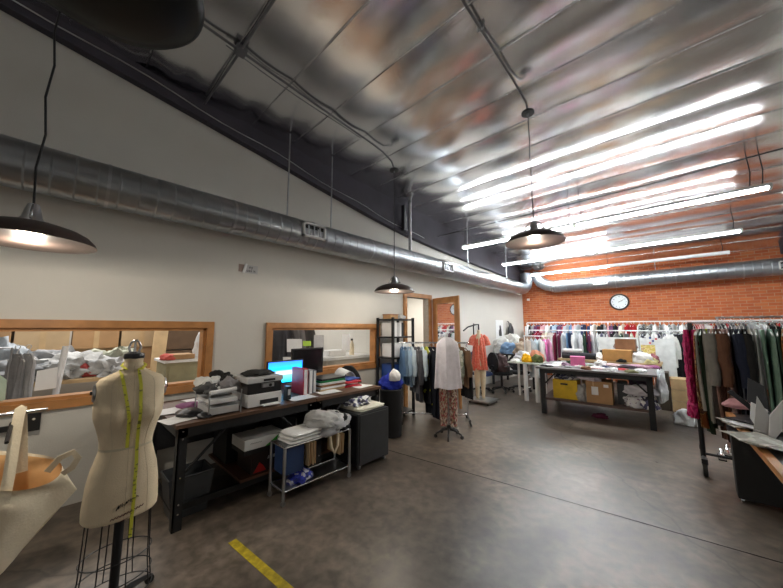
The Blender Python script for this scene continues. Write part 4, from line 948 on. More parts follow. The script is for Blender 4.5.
# black rolling cabinet
r = thing('rolling_cabinet', 'charcoal black rolling cabinet at the end of the trolley', 'cabinet', (-3.0, 2.65, 0))
kx0, kx1, ky0, ky1, kh = -3.4, -2.68, 2.58, 3.02, .62
a, b, c_, d_ = P(364, 466, Z=0), P(393, 462, Z=0), P(343, 460, Z=0), None
kx1 = -2.76; kx0 = -3.26; ky0 = 2.40; ky1 = 2.9
part('body', MB().bb((kx0, ky0, .05), (kx1, ky1, kh)), 'greycab', r, bevel=.008)
for i_, (z0, z1) in enumerate(((.07, .6),)):
    dr = part('door', MB().bb((kx1, ky0 + .02, z0), (kx1 + .012, ky1 - .02, z1)), 'greycab', r, bevel=.003)
part('side_panel', MB().bb((kx0 + .02, ky0 - .006, .07), (kx1 - .02, ky0, .6)), 'black', r)
for xx in (kx0 + .04, kx1 - .04):
    for yy in (ky0 + .05, ky1 - .05): part('caster', MB().tube([(xx, yy - .012, .025), (xx, yy + .012, .025)], .025, 14), 'steel', r, smooth=True)
single('folded_cloth', folded((-3.0, 2.66, kh + .003), (.44, .46, .035), 0, 5, 2), cloth((.7, .68, .58)), 'cream folded cloth lying on the black rolling cabinet', 'fabric', smooth=60)
spot = pattern('black_white_print', [(.75, .75, .75), (.03, .03, .05), (.7, .7, .7), (.1, .1, .2)], 22)
single('folded_cloth', crumple((-3.05, 2.6, kh + .04), (.32, .36, .09), 51, 4, .45), spot, 'black and white printed cloth crumpled on the cream cloth', 'fabric', smooth=60)
single('folded_cloth', crumple((-3.12, 2.8, kh + .04), (.2, .2, .12), 52, 4, .45), cloth((.75, .75, .75)), 'white cloth tuck behind the printed cloth on the cabinet', 'fabric', smooth=60)

# ================================================================== STORAGE ROOM BEHIND THE WINDOWS
def shelf_unit(nm, label, x0, x1, y0, y1, levels, m='wood', post='bench', group=None):
    r = thing(nm, label, 'shelving', ((x0 + x1) / 2, (y0 + y1) / 2, 0), group)
    h = levels[-1] + .05
    for xx in (x0, x1 - .04):
        for yy in (y0, y1 - .04): part('post', MB().bb((xx, yy, 0), (xx + .04, yy + .04, h)), post, r)
    for zz in levels: part('shelf', MB().bb((x0, y0, zz), (x1, y1, zz + .025)), m, r)
    return r
shelf_unit('storage_shelving', 'deep shelving with cartons behind the left window', -7.3, -6.5, -2.6, 2.6, [.1, .9], 'woodlight')
rn = random.Random(3)
cols = ['left end', 'second from the left', 'third from the left', 'fourth from the left', 'fifth from the left', 'sixth from the left', 'seventh from the left', 'eighth from the left', 'right end']
for i in range(9):
    for k in range(3):
        y = -2.35 + i * .55; x = -6.85 + rn.uniform(-.03, .03)
        r = thing('carton', '%s carton %s, %s row behind the left window' % (['brown', 'tan'][(i + k) % 2], cols[i], ['bottom', 'middle', 'top'][k]), 'box', (x, y, .926 + .362 * k), 'cartons on the storage shelf')
        part('box', MB().box((x, y, .926 + .362 * k + .18), (.5, .52, .358)), ['card', 'cardlight'][(i + k) % 2], r, bevel=.004)
        part('packing_tape', MB().bb((x + .25, y - .03, .93 + .362 * k), (x + .252, y + .03, .926 + .362 * k + .355)), 'woodlight', r)
r = thing('sorting_table', 'pale topped table heaped with cloth behind the left window', 'table', (-5.55, -.35, 0))
part('tabletop', MB().bb((-6.1, -2.0, .98), (-5.05, .75, 1.02)), 'woodlight', r)
for xx in (-6.05, -5.12):
    for yy in (-1.95, .68): part('leg', MB().bb((xx, yy, 0), (xx + .05, yy + .05, .98)), 'bench', r)
part('lower_shelf', MB().bb((-6.0, -1.9, .45), (-5.15, .68, .48)), 'bench', r)
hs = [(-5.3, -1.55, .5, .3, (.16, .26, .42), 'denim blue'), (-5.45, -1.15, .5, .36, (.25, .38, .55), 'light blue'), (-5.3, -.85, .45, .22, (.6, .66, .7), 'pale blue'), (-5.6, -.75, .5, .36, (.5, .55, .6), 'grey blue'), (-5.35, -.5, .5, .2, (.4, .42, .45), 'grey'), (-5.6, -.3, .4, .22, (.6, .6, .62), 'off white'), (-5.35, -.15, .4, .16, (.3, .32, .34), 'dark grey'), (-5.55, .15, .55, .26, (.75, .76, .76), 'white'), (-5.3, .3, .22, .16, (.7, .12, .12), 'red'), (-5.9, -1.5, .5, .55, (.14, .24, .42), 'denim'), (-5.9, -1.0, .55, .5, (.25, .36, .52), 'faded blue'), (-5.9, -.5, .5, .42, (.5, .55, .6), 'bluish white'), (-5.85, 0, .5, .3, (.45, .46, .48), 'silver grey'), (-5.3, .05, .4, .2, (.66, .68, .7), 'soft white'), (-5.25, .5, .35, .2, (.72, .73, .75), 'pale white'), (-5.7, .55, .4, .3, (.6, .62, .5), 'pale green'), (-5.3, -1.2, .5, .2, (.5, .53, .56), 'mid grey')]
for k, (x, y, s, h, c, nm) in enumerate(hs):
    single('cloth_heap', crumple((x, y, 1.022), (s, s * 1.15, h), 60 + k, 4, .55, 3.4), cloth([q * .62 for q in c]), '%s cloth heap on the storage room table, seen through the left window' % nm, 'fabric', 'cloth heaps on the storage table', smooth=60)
for k in range(7):
    single('cloth_heap', crumple((-5.35 + .1 * (k % 2), -1.7 + .36 * k, .482), (.4, .36, .22), 80 + k, 3, .5), spot if k % 2 else cloth((.08, .09, .1)), ('black and white' if k % 2 else 'charcoal') + ' cloth on the low storage shelf, %s' % cols[k], 'fabric', 'cloth heaps on the low storage shelf', smooth=60)
# things taped to the glass and leaning behind it
gx = XL - .1
a = P(36, 378, X=gx)
r = single('paper_sheet', MB().prism([P(37, 371, X=gx), P(58, 367, X=gx), P(56, 388, X=gx), P(34, 391, X=gx)], (-.003, 0, 0)), 'paper', 'white printed sheet taped inside the left window', 'paper')
ra, rb_ = P(56, 392, X=gx - .2), P(66, 346, X=gx - .22); ra = ra + (ra - rb_) * (ra.z / (rb_.z - ra.z))
single('plastic_roll', MB().tube([ra, rb_], .025, 14), 'bag', 'white plastic roll leaning behind the left window', 'roll', smooth=True)
single('paper_sheet', MB().prism([P(-4, 372, X=gx), P(7, 380, X=gx), P(5, 400, X=gx), P(-4, 402, X=gx)], (-.003, 0, 0)), mat('pale_green_paper', (.5, .62, .5), .8), 'pale sheet with a green mark at the far left of the window', 'paper')
for k, (px, c, lab) in enumerate([(16, (.2, .2, .21), 'grey garment hanging behind the far left of the window'), (27, (.32, .32, .33), 'lighter grey garment hanging just inside the left window')]):
    q = P(px, 362, X=-4.75); garment('top', c, lab, (q.x, q.y, 1.42), .6, W=.22, L=.55, T=.03, group='garments behind the window', seed=k)
r = thing('inner_rail', 'thin steel rail holding grey garments behind the left window', 'rail', (-4.75, -.6, 0))
part('rail', MB().tube([(-4.75, -1.3, 1.41), (-4.75, -.3, 1.41)], .006, 8), 'steel', r)
for yy in (-1.3, -.3): part('post', MB().tube([(-4.75, yy, 0), (-4.75, yy, 1.41)], .008, 8), 'steel', r)
# low cabinet with bag, leaning board
r = thing('low_cabinet', 'olive wooden cabinet behind the right part of the left window', 'cabinet', (-4.95, 1.25, 0))
part('body', MB().bb((-5.3, .95, 0), (-4.75, 1.75, 1.16)), mat('olive_wood', (.3, .27, .16), .6), r); part('top', MB().bb((-5.33, .92, 1.16), (-4.73, 1.78, 1.19)), 'white', r); part('door', MB().bb((-4.75, .98, .1), (-4.74, 1.45, 1.12)), mat('olive_door', (.33, .3, .18), .6), r)
single('plastic_bag', crumple((-5.0, 1.45, 1.192), (.28, .3, .36), 90, 4, .3), 'bag', 'white knotted plastic bag standing on the olive cabinet', 'bag', smooth=60)
single('carton', MB().box((-4.95, 1.12, 1.225), (.3, .3, .06)), 'card', 'flat brown carton on the left of the olive cabinet', 'box', bevel=.003)
single('fabric_scrap', crumple((-4.85, .98, 1.192), (.2, .16, .08), 91, 3, .4), cloth((.6, .12, .1)), 'red cloth scrap at the left edge of the olive cabinet', 'fabric', smooth=60)
ba, bb_, bc, bd = P(150, 372, X=-5.5), P(163, 372, X=-5.5), P(170, 320, X=-5.9), P(156, 320, X=-5.9); ba = ba + (ba - bd) * (ba.z / (bd.z - ba.z)); bb_ = bb_ + (bb_ - bc) * (bb_.z / (bc.z - bb_.z))
single('leaning_board', MB().prism([ba, bb_, bc, bd], (-.04, 0, 0)), 'woodlight', 'pale timber board leaning behind the left window', 'board')
for k in range(2):
    for j in range(3):
        single('carton', MB().box((-6.4, 1.4 + .62 * k, .31 + .62 * j), (.6, .6, .6)), mat('dark_cardboard', (.22, .14, .09), .85), '%s dark cardboard carton, %s of the stack behind the white bag' % (['left', 'right'][k], ['lowest', 'middle', 'top'][j]), 'box', 'dark cartons behind the white bag', bevel=.005)
# behind the second window: garments, papers, inner counter
for k, (px, c, lab) in enumerate([(278, (.06, .06, .07), 'black coat hanging at the left inside the second window'), (284, (.2, .19, .2), 'charcoal coat hanging second inside the second window'), (302, (.12, .12, .12), 'dark coat with narrow shoulders in the second window'), (292, (.35, .35, .36), 'grey coat between dark coats inside the second window')]):
    q = P(px, 330, X=-5.3); garment('coat', c, lab, (q.x, q.y, 1.72), .8 + .2 * k, W=.4, L=.9, T=.05, group='coats behind the second window', seed=k)
r = thing('inner_rail', 'steel rail with coats behind the second window', 'rail', (-5.3, 2.7, 0))
part('rail', MB().tube([(-5.3, 2.3, 1.71), (-5.3, 3.3, 1.71)], .01, 8), 'steel', r)
for yy in (2.3, 3.3): part('post', MB().tube([(-5.3, yy, 0), (-5.3, yy, 1.71)], .012, 8), 'steel', r)
def taped(x0, y0, x1, y1, m, lab, d=0): single('paper_sheet', MB().prism([P(x0, y1, X=gx - d), P(x1, y1, X=gx - d), P(x1, y0, X=gx - d), P(x0, y0, X=gx - d)], (-.003, 0, 0)), m, lab, 'paper', 'papers behind the second window')
taped(287, 339, 302, 352, 'paper', 'white sheet with a small mark taped inside the second window'); taped(303, 341, 311, 346, mat('lime_note', (.45, .7, .08), .8), 'lime green note taped inside the second window'); taped(314, 335, 324, 352, 'papergrey', 'grey sheet taped beside the lime note'); taped(283, 357, 291, 365, 'paper', 'small white sheet low in the second window'); taped(342, 334, 350, 350, 'paper', 'white sheet taped in the middle of the second window')
r = thing('inner_counter', 'pale counter seen through the second window', 'counter', (-5.2, 4.0, 0))
part('body', MB().bb((-5.5, 3.4, 0), (-4.8, 4.5, 1.0)), 'roomwall', r); part('top', MB().bb((-5.55, 3.36, 1.0), (-4.76, 4.53, 1.05)), 'white', r)
single('paper_stack', MB().bb((-5.3, 3.6, 1.052), (-5.0, 4.0, 1.16)), 'paper', 'white paper pile on the pale counter behind the second window', 'paper', bevel=.004)
r = thing('bottle', 'pale bottle with dark cap on the counter behind the second window', 'bottle', (-5.0, 4.15, 1.052))
part('body', MB().lathe([(0, 0), (.05, 0), (.05, .2), (.02, .26), (.02, .29)], (-5.0, 4.15, 1.052), 16), 'canvas', r, smooth=True); part('cap', MB().lathe([(0, .33), (.022, .33), (.022, .29), (0, .285)], (-5.0, 4.15, 1.052), 12), 'black', r)
mb = MB()
for y0, y1, z0, z1 in ((3.0, 4.4, 1.62, 1.68), (3.0, 4.4, 1.16, 1.22), (3.0, 3.05, 1.22, 1.62), (4.35, 4.4, 1.22, 1.62), (3.7, 3.75, 1.22, 1.62)): mb.bb((-7.98, y0, z0 - .1), (-7.93, y1, z1 - .1))
struct('trim_60', mb, 'oak')

# ================================================================== SHELVING, RACK, STAND, DRESS FORM WITH DRESS
r = shelf_unit('storage_shelving', 'black steel shelving unit between the second window and the oak door', XL + .05, -3.72, 4.02, 4.62, [.08, .6, 1.05, 1.42, 1.74], 'bench', 'bench')
r = thing('document_box', 'small brown box on top of the black shelving', 'box', (-3.95, 4.2, 1.79))
part('box', MB().bb((-4.05, 4.1, 1.766), (-3.85, 4.3, 1.85)), 'card', r, bevel=.003); part('lid', MB().bb((-4.055, 4.095, 1.835), (-3.845, 4.305, 1.856)), 'wood', r)
single('cloth_heap', crumple((-3.95, 4.45, 1.766), (.25, .22, .1), 96, 3, .4), cloth((.5, .5, .5)), 'grey cloth on top of the black shelving', 'fabric', smooth=60)
for k in range(5): single('ring_binder', MB().bb((-4.08, 4.1 + .062 * k, 1.446), (-3.8, 4.155 + .062 * k, 1.7)), ['paper', 'paper', 'papergrey', 'paper', 'greycab'][k], '%s binder, %s on the upper level of the black shelving' % (['white', 'white', 'grey', 'white', 'charcoal'][k], ['first', 'second', 'third', 'fourth', 'fifth'][k]), 'binder', 'binders on the black shelving', bevel=.004)
single('paper_stack', MB().box((-3.92, 4.3, 1.2), (.3, .4, .24)), 'paper', 'tall white paper pile on the middle level of the black shelving', 'paper', bevel=.01)
single('storage_box', MB().bb((-4.08, 4.1, .63), (-3.76, 4.55, .95)), 'blue', 'blue plastic box on the lower level of the black shelving', 'box', bevel=.01)
r = thing('laundry_bin', 'black fabric laundry bin in front of the black shelving', 'bin', (-3.3, 3.52, 0))
part('bin_body', MB().lathe([(0, .01), (.16, .01), (.165, .4), (.17, .68), (.155, .68), (.15, .2), (0, .18)], (-3.3, 3.52, 0), 28), cblk, r, smooth=50)
part('rim', MB().tube([(-3.3 + .165 * math.cos(2 * PI * k / 28), 3.52 + .165 * math.sin(2 * PI * k / 28), .68) for k in range(29)], .01, 6), 'blackplastic', r)
single('cloth_heap', crumple((-3.3, 3.52, .695), (.34, .34, .2), 97, 4, .35), cloth((.015, .03, .3)), 'royal blue cloth on the black laundry bin', 'fabric', smooth=60)
single('cap', crumple((-3.2, 3.5, .82), (.16, .2, .16), 98, 4, .15), 'paper', 'round white cap lying on the royal blue cloth', 'cap', smooth=60)
# rolling garment rack 1
A = Vector((-3.68, 4.22, 0)); B = Vector((-2.78, 4.9, 0)); RZ = 1.34; d = (B - A); L_ = d.length; d.normalize(); n_ = Vector((-d.y, d.x, 0)); ang_ = math.atan2(d.y, d.x)
r = thing('rolling_rack', 'black wheeled clothes rack full of denim and dark garments by the oak door', 'clothes rack', (A + B) / 2)
for e in (A, B):
    part('upright', MB().tube([e + Vector((0, 0, .1)), e + Vector((0, 0, RZ))], .014, 10), 'chrome', r, smooth=True)
    ft = part('foot', MB().tube([e - n_ * .26 + Vector((0, 0, .09)), e + n_ * .26 + Vector((0, 0, .09))], .016, 8), 'black', r)
    for s in (-1, 1): part('caster', MB().tube([e + n_ * .25 * s + d * -.014 + Vector((0, 0, .042)), e + n_ * .25 * s + d * .014 + Vector((0, 0, .05))], .05, 16), 'rubber', ft, smooth=True)
part('rail', MB().tube([A - d * .05 + Vector((0, 0, RZ)), B + d * .05 + Vector((0, 0, RZ))], .014, 10), 'chrome', r, smooth=True)
part('lower_rail', MB().tube([A + Vector((0, 0, .12)), B + Vector((0, 0, .12))], .012, 10), 'chrome', r, smooth=True)
denim, ldenim = (.09, .17, .3), (.3, .42, .55)
blackprint = pattern('yellow_print_on_black', [(.01, .01, .015), (.01, .01, .015), (.01, .01, .015), (.6, .6, .05)], 5, 'noise')
g1 = [('shirt', denim, 'mid blue denim shirt at the left end of the rack', .62), ('shirt', (.13, .2, .28), 'dusty blue denim shirt second on the rack', .6), ('shirt', ldenim, 'pale washed denim shirt third on the rack', .66), ('shirt', (.45, .55, .62), 'very pale denim shirt fourth on the rack', .62), ('shirt', (.12, .12, .13), 'charcoal shirt beside the pale denim', .78), ('coat', (.07, .07, .08), 'dark grey coat in the middle of the rack', .85), ('shirt', (.5, .6, .66), 'light blue shirt with folded front before the black print', .55), ('dress', blackprint, 'black dress with yellow print on the rack', .95), ('coat', (.012, .014, .022), 'long black coat right of the yellow print', 1.05), ('coat', (.01, .01, .02), 'long navy black coat next to the grey cardigan', 1.1), ('coat', (.35, .34, .33), 'long pale grey cardigan behind the lilac tank', 1.12), ('dress', (.25, .24, .22), 'grey dress near the right end of the rack', 1.0), ('shirt', pattern('sage_floral', [(.3, .33, .25), (.5, .5, .42), (.2, .22, .18)], 18), 'sage patterned blouse at the right end of the rack', .6), ('jacket', (.16, .09, .05), 'brown trimmed short jacket at the right end of the rack', .66), ('skirt', (.01, .01, .012), 'black skirt at the right end of the rack', .8)]
for k, (kd, c, lab, L) in enumerate(g1):
    u = L_ * [0, .05, .1, .15, .2, .26, .32, .38, .44, .5, .58, .76, .86, .93, .99][k]; p = A + d * u + Vector((0, 0, RZ)); 
    garment(kd, c, lab, p, ang_ + PI / 2 + random.uniform(-.12, .12) + .25, W=.46, L=L * (1.08 if kd == 'coat' else 1), T=.034, group='garments on the rack by the oak door', seed=k, SL=.42 if kd in ('shirt', 'jacket') else None)
# stand with lilac tank top and sequin trousers
SX, SY = -2.6, 4.02
S_ = P(449, 437, Z=0); SX, SY = S_.x, S_.y
fa = math.atan2(-SY, -SX) - PI / 2   # local -y faces the room
r = thing('display_stand', 'black star-based stand holding a lilac tank top and patterned trousers', 'stand', (SX, SY, 0))
for k in range(5):
    a = 2 * PI * k / 5 + .2; c, s = math.cos(a), math.sin(a)
    lg = part('base_leg', MB().tube([(SX, SY, .12), (SX + .1 * c, SY + .1 * s, .1), (SX + .2 * c, SY + .2 * s, .055)], [.02, .015, .012], 8), 'black', r, smooth=True)
    part('caster', MB().tube([(SX + .2 * c - .012 * s, SY + .2 * s + .012 * c, .025), (SX + .2 * c + .012 * s, SY + .2 * s - .012 * c, .025)], .025, 12), 'rubber', lg, smooth=True)
part('pole', MB().tube([(SX, SY, .1), (SX, SY, 1.5)], .014, 10), 'chrome', r, smooth=True); part('hub', MB().lathe([(0, .18), (.03, .17), (.035, .1), (0, .08)], (SX, SY, 0), 14), 'black', r)
part('top_hook', MB().tube([(SX, SY, 1.5), (SX + .03, SY - .03, 1.53), (SX + .03, SY - .03, 1.56)], .007, 8), 'chrome', r)
face = math.atan2(SY, SX) + PI / 2
o = Vector((math.cos(face - PI / 2), math.sin(face - PI / 2), 0)) * -.06
garment('top', (.8, .77, .83), 'pale lilac sleeveless tank top on the display stand', (SX + o.x, SY + o.y, 1.53), face + .08, W=.32, L=.75, T=.05, group='outfit on the display stand', seed=2, flare=1.28)
seq = pattern('sequin_stripe_print', [(.42, .3, .22), (.12, .05, .04), (.35, .05, .06), (.6, .5, .42), (.3, .2, .12)], 75, 'voronoi', (1, 1, .45), .5)
garment('trousers', seq, 'multicoloured beaded trousers hanging under the lilac tank top', (SX, SY, .89), face, W=.26, L=.65, T=.075, group='outfit on the display stand', seed=1)
# coral dress on a full length form
DXc, DYc = -3.3, 6.38
r = thing('dress_form', 'full length pale dress form standing on a flat base, wearing the coral dress', 'dress form', (DXc, DYc, 0))
pf = [(.08, .035), (.12, .035), (.3, .045), (.5, .06), (.72, .075)]
for s in (-1, 1): part('leg', MB().lathe([(r_, z_) for z_, r_ in pf], (DXc + .045 * s, DYc + .045 * s, 0), 16), 'linen', r, smooth=True)
part('torso', MB().lathe([(.05, .68), (.1, .72), (.11, .8), (.09, .98), (.08, 1.05), (.09, 1.2), (.1, 1.28), (.1, 1.38), (.06, 1.45), (.045, 1.5), (.045, 1.55), (0, 1.56)], (DXc, DYc, 0), 28, .8, 1), 'linen', r, smooth=True)
part('base_plate', MB().bb((DXc - .2, DYc - .25, .04), (DXc + .3, DYc + .25, .075)), 'steel', r, bevel=.006)
for xx in (-.16, .26):
    for yy in (-.2, .2): part('caster', MB().tube([(DXc + xx, DYc + yy - .012, .02), (DXc + xx, DYc + yy + .012, .02)], .02, 12), 'rubber', r, smooth=True)
part('support_pole', MB().tube([(DXc - .16, DYc + .1, .07), (DXc - .18, DYc + .1, 1.62), (DXc - .16, DYc + .08, 1.7)], .014, 10), 'black', r, smooth=True)
aE = P(461, 330, X=DXc - .3)
part('support_arm', MB().tube([(DXc, DYc, 1.56), (DXc, DYc, 1.68), (DXc - .04, DYc - .1, 1.67), (DXc - .1, DYc - .3, 1.62), (DXc - .14, DYc - .42, 1.54)], .016, 10), 'black', r, smooth=True)
coral = pattern('coral_print', [(.82, .17, .11), (.85, .21, .14), (.87, .3, .22)], 30, 'noise')
r = thing('coral_dress', 'short coral dress with flutter sleeves worn by the far dress form', 'dress', (DXc, DYc, .72))
q = body_mb(.23, .78, .1, 2, 1.6, neck=.12, z0=0, folds=4); q.v = [Matrix.Rotation(.75, 3, 'Z') @ v + Vector((DXc, DYc, 1.47)) for v in q.v]
part('dress_body', q, coral, r, smooth=70)
for s in (-1, 1):
    q = MB().tube([(s * .09, 0, -.04), (s * .145, 0, -.1), (s * .17, 0, -.19), (s * .18, 0, -.25)], [.045, .06, .07, .078], 16); q.v = [Matrix.Rotation(.75, 3, 'Z') @ v + Vector((DXc, DYc, 1.47)) for v in q.v]
    part('sleeve', q, coral, r, smooth=70)
part('waist_belt', MB().lathe([(.098, 1.07), (.104, 1.06), (.098, 1.05)], (DXc, DYc, 0), 24), coral, r)

# ================================================================== BACK OF THE ROOM
# clock
cx, cz = -1.31, 2.39; Yc = YB
r = thing('wall_clock', 'round white clock with black rim on the orange brick wall', 'clock', (cx, YB, cz))
def disc(r0, y0, y1, n=40): return MB().tube([(cx, y0, cz), (cx, y1, cz)], r0, n)
mb = MB(); pr = [(.205, 0), (.245, 0), (.25, .02), (.235, .045), (.215, .045), (.205, .03)]
q = MB().lathe(pr + [pr[0]], (0, 0, 0), 48); q.v = [Vector((cx + v.x, YB - v.z, cz + v.y)) for v in q.v]
part('rim', q, 'blackplastic', r, smooth=True)
part('dial', disc(.21, YB - .002, YB - .012), mat('clock_dial', (.75, .82, .84), .5, 0, .02), r)
for k in range(12):
    a = PI / 2 - 2 * PI * (k + 1) / 12
    part('numeral', text_mb(str(k + 1), .055, (cx + .165 * math.cos(a), YB - .0135, cz + .165 * math.sin(a) - .019), (1, 0, 0), (0, 0, 1)), 'ink', r)
def hand(a, L, w_): d = Vector((math.cos(a), 0, math.sin(a))); s = Vector((-d.z, 0, d.x)) * w_; o = Vector((cx, YB - .018, cz)); return MB().prism([o - d * .03 - s, o + d * L - s * .4, o + d * L + s * .4, o - d * .03 + s], (0, -.003, 0))
part('hour_hand', hand(math.radians(25), .1, .006), 'ink', r); part('minute_hand', hand(math.radians(32), .15, .004), 'ink', r); part('hub', disc(.01, YB - .012, YB - .025, 12), 'ink', r)
single('wall_sensor', MB().box((XL + .22, YB - .03, 2.62), (.08, .06, .08)), 'white', 'small white sensor box high on the brick wall near the corner', 'sensor', bevel=.01)

# long back rails
def long_rack(Y, z, x0, x1, label, m='white', posts=5, shelf=False):
    r = thing('garment_rail', label, 'clothes rack', ((x0 + x1) / 2, Y, 0), 'long garment rails at the brick wall')
    part('rail', MB().tube([(x0, Y, z), (x1, Y, z)], .016, 8), m, r)
    for k in range(posts):
        xx = x0 + (x1 - x0) * k / (posts - 1)
        part('post', MB().tube([(xx, Y, .02), (xx, Y, z)], .016, 8), m, r)
        part('foot', MB().bb((xx - .03, Y - .15, 0), (xx + .03, Y + .15, .03)), m, r)
    if shelf: part('top_shelf', MB().bb((x0, Y - .12, z + .05), (x1, Y + .2, z + .08)), m, r)
    return r
U_Y, U_Z = 11.2, 1.78; L_Y, L_Z = 10.25, 1.53
long_rack(U_Y, U_Z, -3.95, 1.95, 'high white garment rail along the whole brick wall', posts=6)
long_rack(L_Y, L_Z, -3.55, 1.4, 'lower white garment rail standing in front of the high one', posts=5)
rn = random.Random(11)
ORD = ['1st', '2nd', '3rd'] + ['%dth' % i for i in range(4, 21)] + ['21st', '22nd', '23rd'] + ['%dth' % i for i in range(24, 31)] + ['31st', '32nd', '33rd'] + ['%dth' % i for i in range(34, 41)] + ['41st', '42nd', '43rd'] + ['%dth' % i for i in range(44, 51)] + ['51st', '52nd', '53rd'] + ['%dth' % i for i in range(54, 61)] + ['61st', '62nd', '63rd'] + ['%dth' % i for i in range(64, 71)] + ['71st', '72nd', '73rd', '74th', '75th']
pal = [('navy', (.03, .05, .12)), ('denim blue', (.12, .22, .38)), ('white', (.75, .75, .74)), ('black', (.015, .015, .018)), ('grey', (.3, .3, .31)), ('cream', (.68, .62, .5)), ('pink', (.65, .35, .38)), ('burgundy', (.2, .015, .04)), ('red', (.5, .03, .04)), ('pale blue', (.4, .52, .65)), ('olive', (.16, .17, .07)), ('tan', (.42, .28, .16)), ('plum', (.14, .05, .12)), ('silver grey', (.5, .52, .54)), ('white', (.78, .78, .78)), ('black', (.02, .02, .02))]
camo = pattern('grey_camouflage', [(.1, .11, .12), (.5, .5, .48), (.25, .28, .28), (.03, .03, .03)], 14, 'noise')
kinds = ['shirt', 'dress', 'top', 'jacket', 'shirt']
NU = 66
for i in range(NU):
    x = -3.9 + (5.8) * i / (NU - 1) + rn.uniform(-.02, .02)
    nm, c = pal[rn.randrange(len(pal))]; kd = kinds[rn.randrange(5)]
    if i in (20,): nm, c = 'bright orange', (.85, .2, .03)
    if 34 <= i < 46 and i % 2: nm, c = 'grey camouflage', camo
    if i in (31, 32, 33): nm, c = 'red', (.55, .03, .04)
    garment(kd, c, '%s %s on the high back rail, %s from the corner' % (nm, {'top': 'sleeveless top'}.get(kd, kd), ORD[i]), (x, U_Y, U_Z), PI / 2 + rn.uniform(-.35, .35), W=.4, L=[.55, .75, .95][rn.randrange(3)], T=.03, group='garments on the high back rail', seed=i, SL=.45 if kd in ('shirt', 'jacket') else None)
specials = {0: ('jacket', 'dark brown', (.06, .03, .025), .7), 1: ('shirt', 'wine red', (.3, .02, .04), .6), 2: ('shirt', 'wine', (.25, .02, .05), .65), 3: ('jacket', 'beige', (.5, .38, .28), .6), 4: ('shirt', 'cream', (.7, .66, .5), .55), 5: ('coat', 'pale taupe', (.5, .44, .4), .95), 6: ('dress', 'burgundy', (.18, .01, .04), 1.1), 7: ('dress', 'dark wine', (.12, .01, .04), 1.1), 8: ('dress', 'white', (.75, .75, .75), .9), 9: ('trousers', 'denim blue', (.12, .24, .42), 1.0), 10: ('trousers', 'dark denim', (.03, .05, .12), 1.0), 11: ('shirt', 'white', (.78, .8, .8), .7), 12: ('shirt', 'white', (.75, .75, .78), .55)}
NL = 38
for i in range(NL):
    x = -3.45 + 4.0 * i / (NL - 1)
    if i in specials: kd, nm, c, L = specials[i]
    else:
        kd = ['dress', 'shirt', 'top', 'trousers'][rn.randrange(4)]; nm, c = [('black', (.015, .015, .018)), ('plum', (.14, .03, .08)), ('white', (.72, .72, .72)), ('grey', (.2, .2, .2)), ('black and white', spot), ('dark green', (.04, .08, .05)), ('cream', (.65, .6, .5))][rn.randrange(7)]; L = rn.choice([.5, .65, .8])
    garment(kd, c, '%s %s on the lower back rail, %s from its left end' % (nm, {'top': 'sleeveless top'}.get(kd, kd), ORD[i]), (x, L_Y, L_Z), PI / 2 + (rn.uniform(-.3, .3) if i != 5 else -1.2), W=.4, L=L, T=.03, group='garments on the lower back rail', seed=i, SL=.5 if kd in ('shirt', 'jacket', 'coat') else None)
# white blouse and black dress facing the room
q = P(670, 338, Y=9.7); garment('shirt', (.8, .8, .78), 'cream white blouse hanging face on beside the whiteboard', (q.x, 9.68, 1.52), .1, W=.2, L=.74, T=.04, group='outfit beside the whiteboard', seed=2, SL=.5)
q = P(680, 338, Y=9.75); garment('dress', (.012, .012, .015), 'black dress hanging beside the cream white blouse', (q.x, 9.8, 1.52), .1, W=.42, L=1.0, T=.06, group='outfit beside the whiteboard', seed=1)
r = thing('garment_rail', 'short chrome rail holding the white blouse and black dress', 'clothes rack', (-.1, 9.75, 0))
part('rail', MB().tube([(-.55, 9.75, 1.51), (.35, 9.75, 1.51)], .012, 8), 'chrome', r)
for xx in (-.55, .35): part('post', MB().tube([(xx, 9.75, 0), (xx, 9.75, 1.51)], .012, 8), 'chrome', r)
# whiteboards / foam boards standing in front of the lower rail
q0, q1 = P(598, 337, Y=9.6), P(661, 337, Y=9.6); qb = P(630, 368, Y=9.6)
r = thing('whiteboard', 'long white board standing behind the cartons at the back', 'board', ((q0.x + q1.x) / 2, 9.62, 0))
part('panel', MB().bb((q0.x, 9.6, .55), (q1.x - .42, 9.63, q0.z)), 'whiteboard', r)
for xx in (q0.x + .05, q1.x - .5): part('leg', MB().bb((xx, 9.6, 0), (xx + .04, 9.66, .56)), 'steel', r)
r = thing('whiteboard', 'whiteboard with blue and red magnets at the right end of the back boards', 'board', (q1.x - .15, 9.58, 0))
part('panel', MB().bb((q1.x - .4, 9.56, .5), (q1.x + .22, 9.59, q0.z - .01)), 'whiteboard', r)
for xx in (q1.x - .35, q1.x + .13): part('leg', MB().bb((xx, 9.56, 0), (xx + .04, 9.6, .51)), 'steel', r)
for k, (px, py, m) in enumerate([(650, 338, 'blue'), (653, 341, 'blue'), (650, 343, 'red'), (656, 339, 'red')]):
    v = P(px, py, Y=9.555); part('magnet', MB().tube([v, v + Vector((0, -.012, 0))], .022, 12), m, r)
part('pinned_poster', MB().bb((q1.x - .38, 9.553, .85), (q1.x - .12, 9.559, 1.2)), pattern('yellow_poster', [(.6, .45, .1), (.75, .6, .25), (.5, .3, .15)], 12, 'noise'), r)

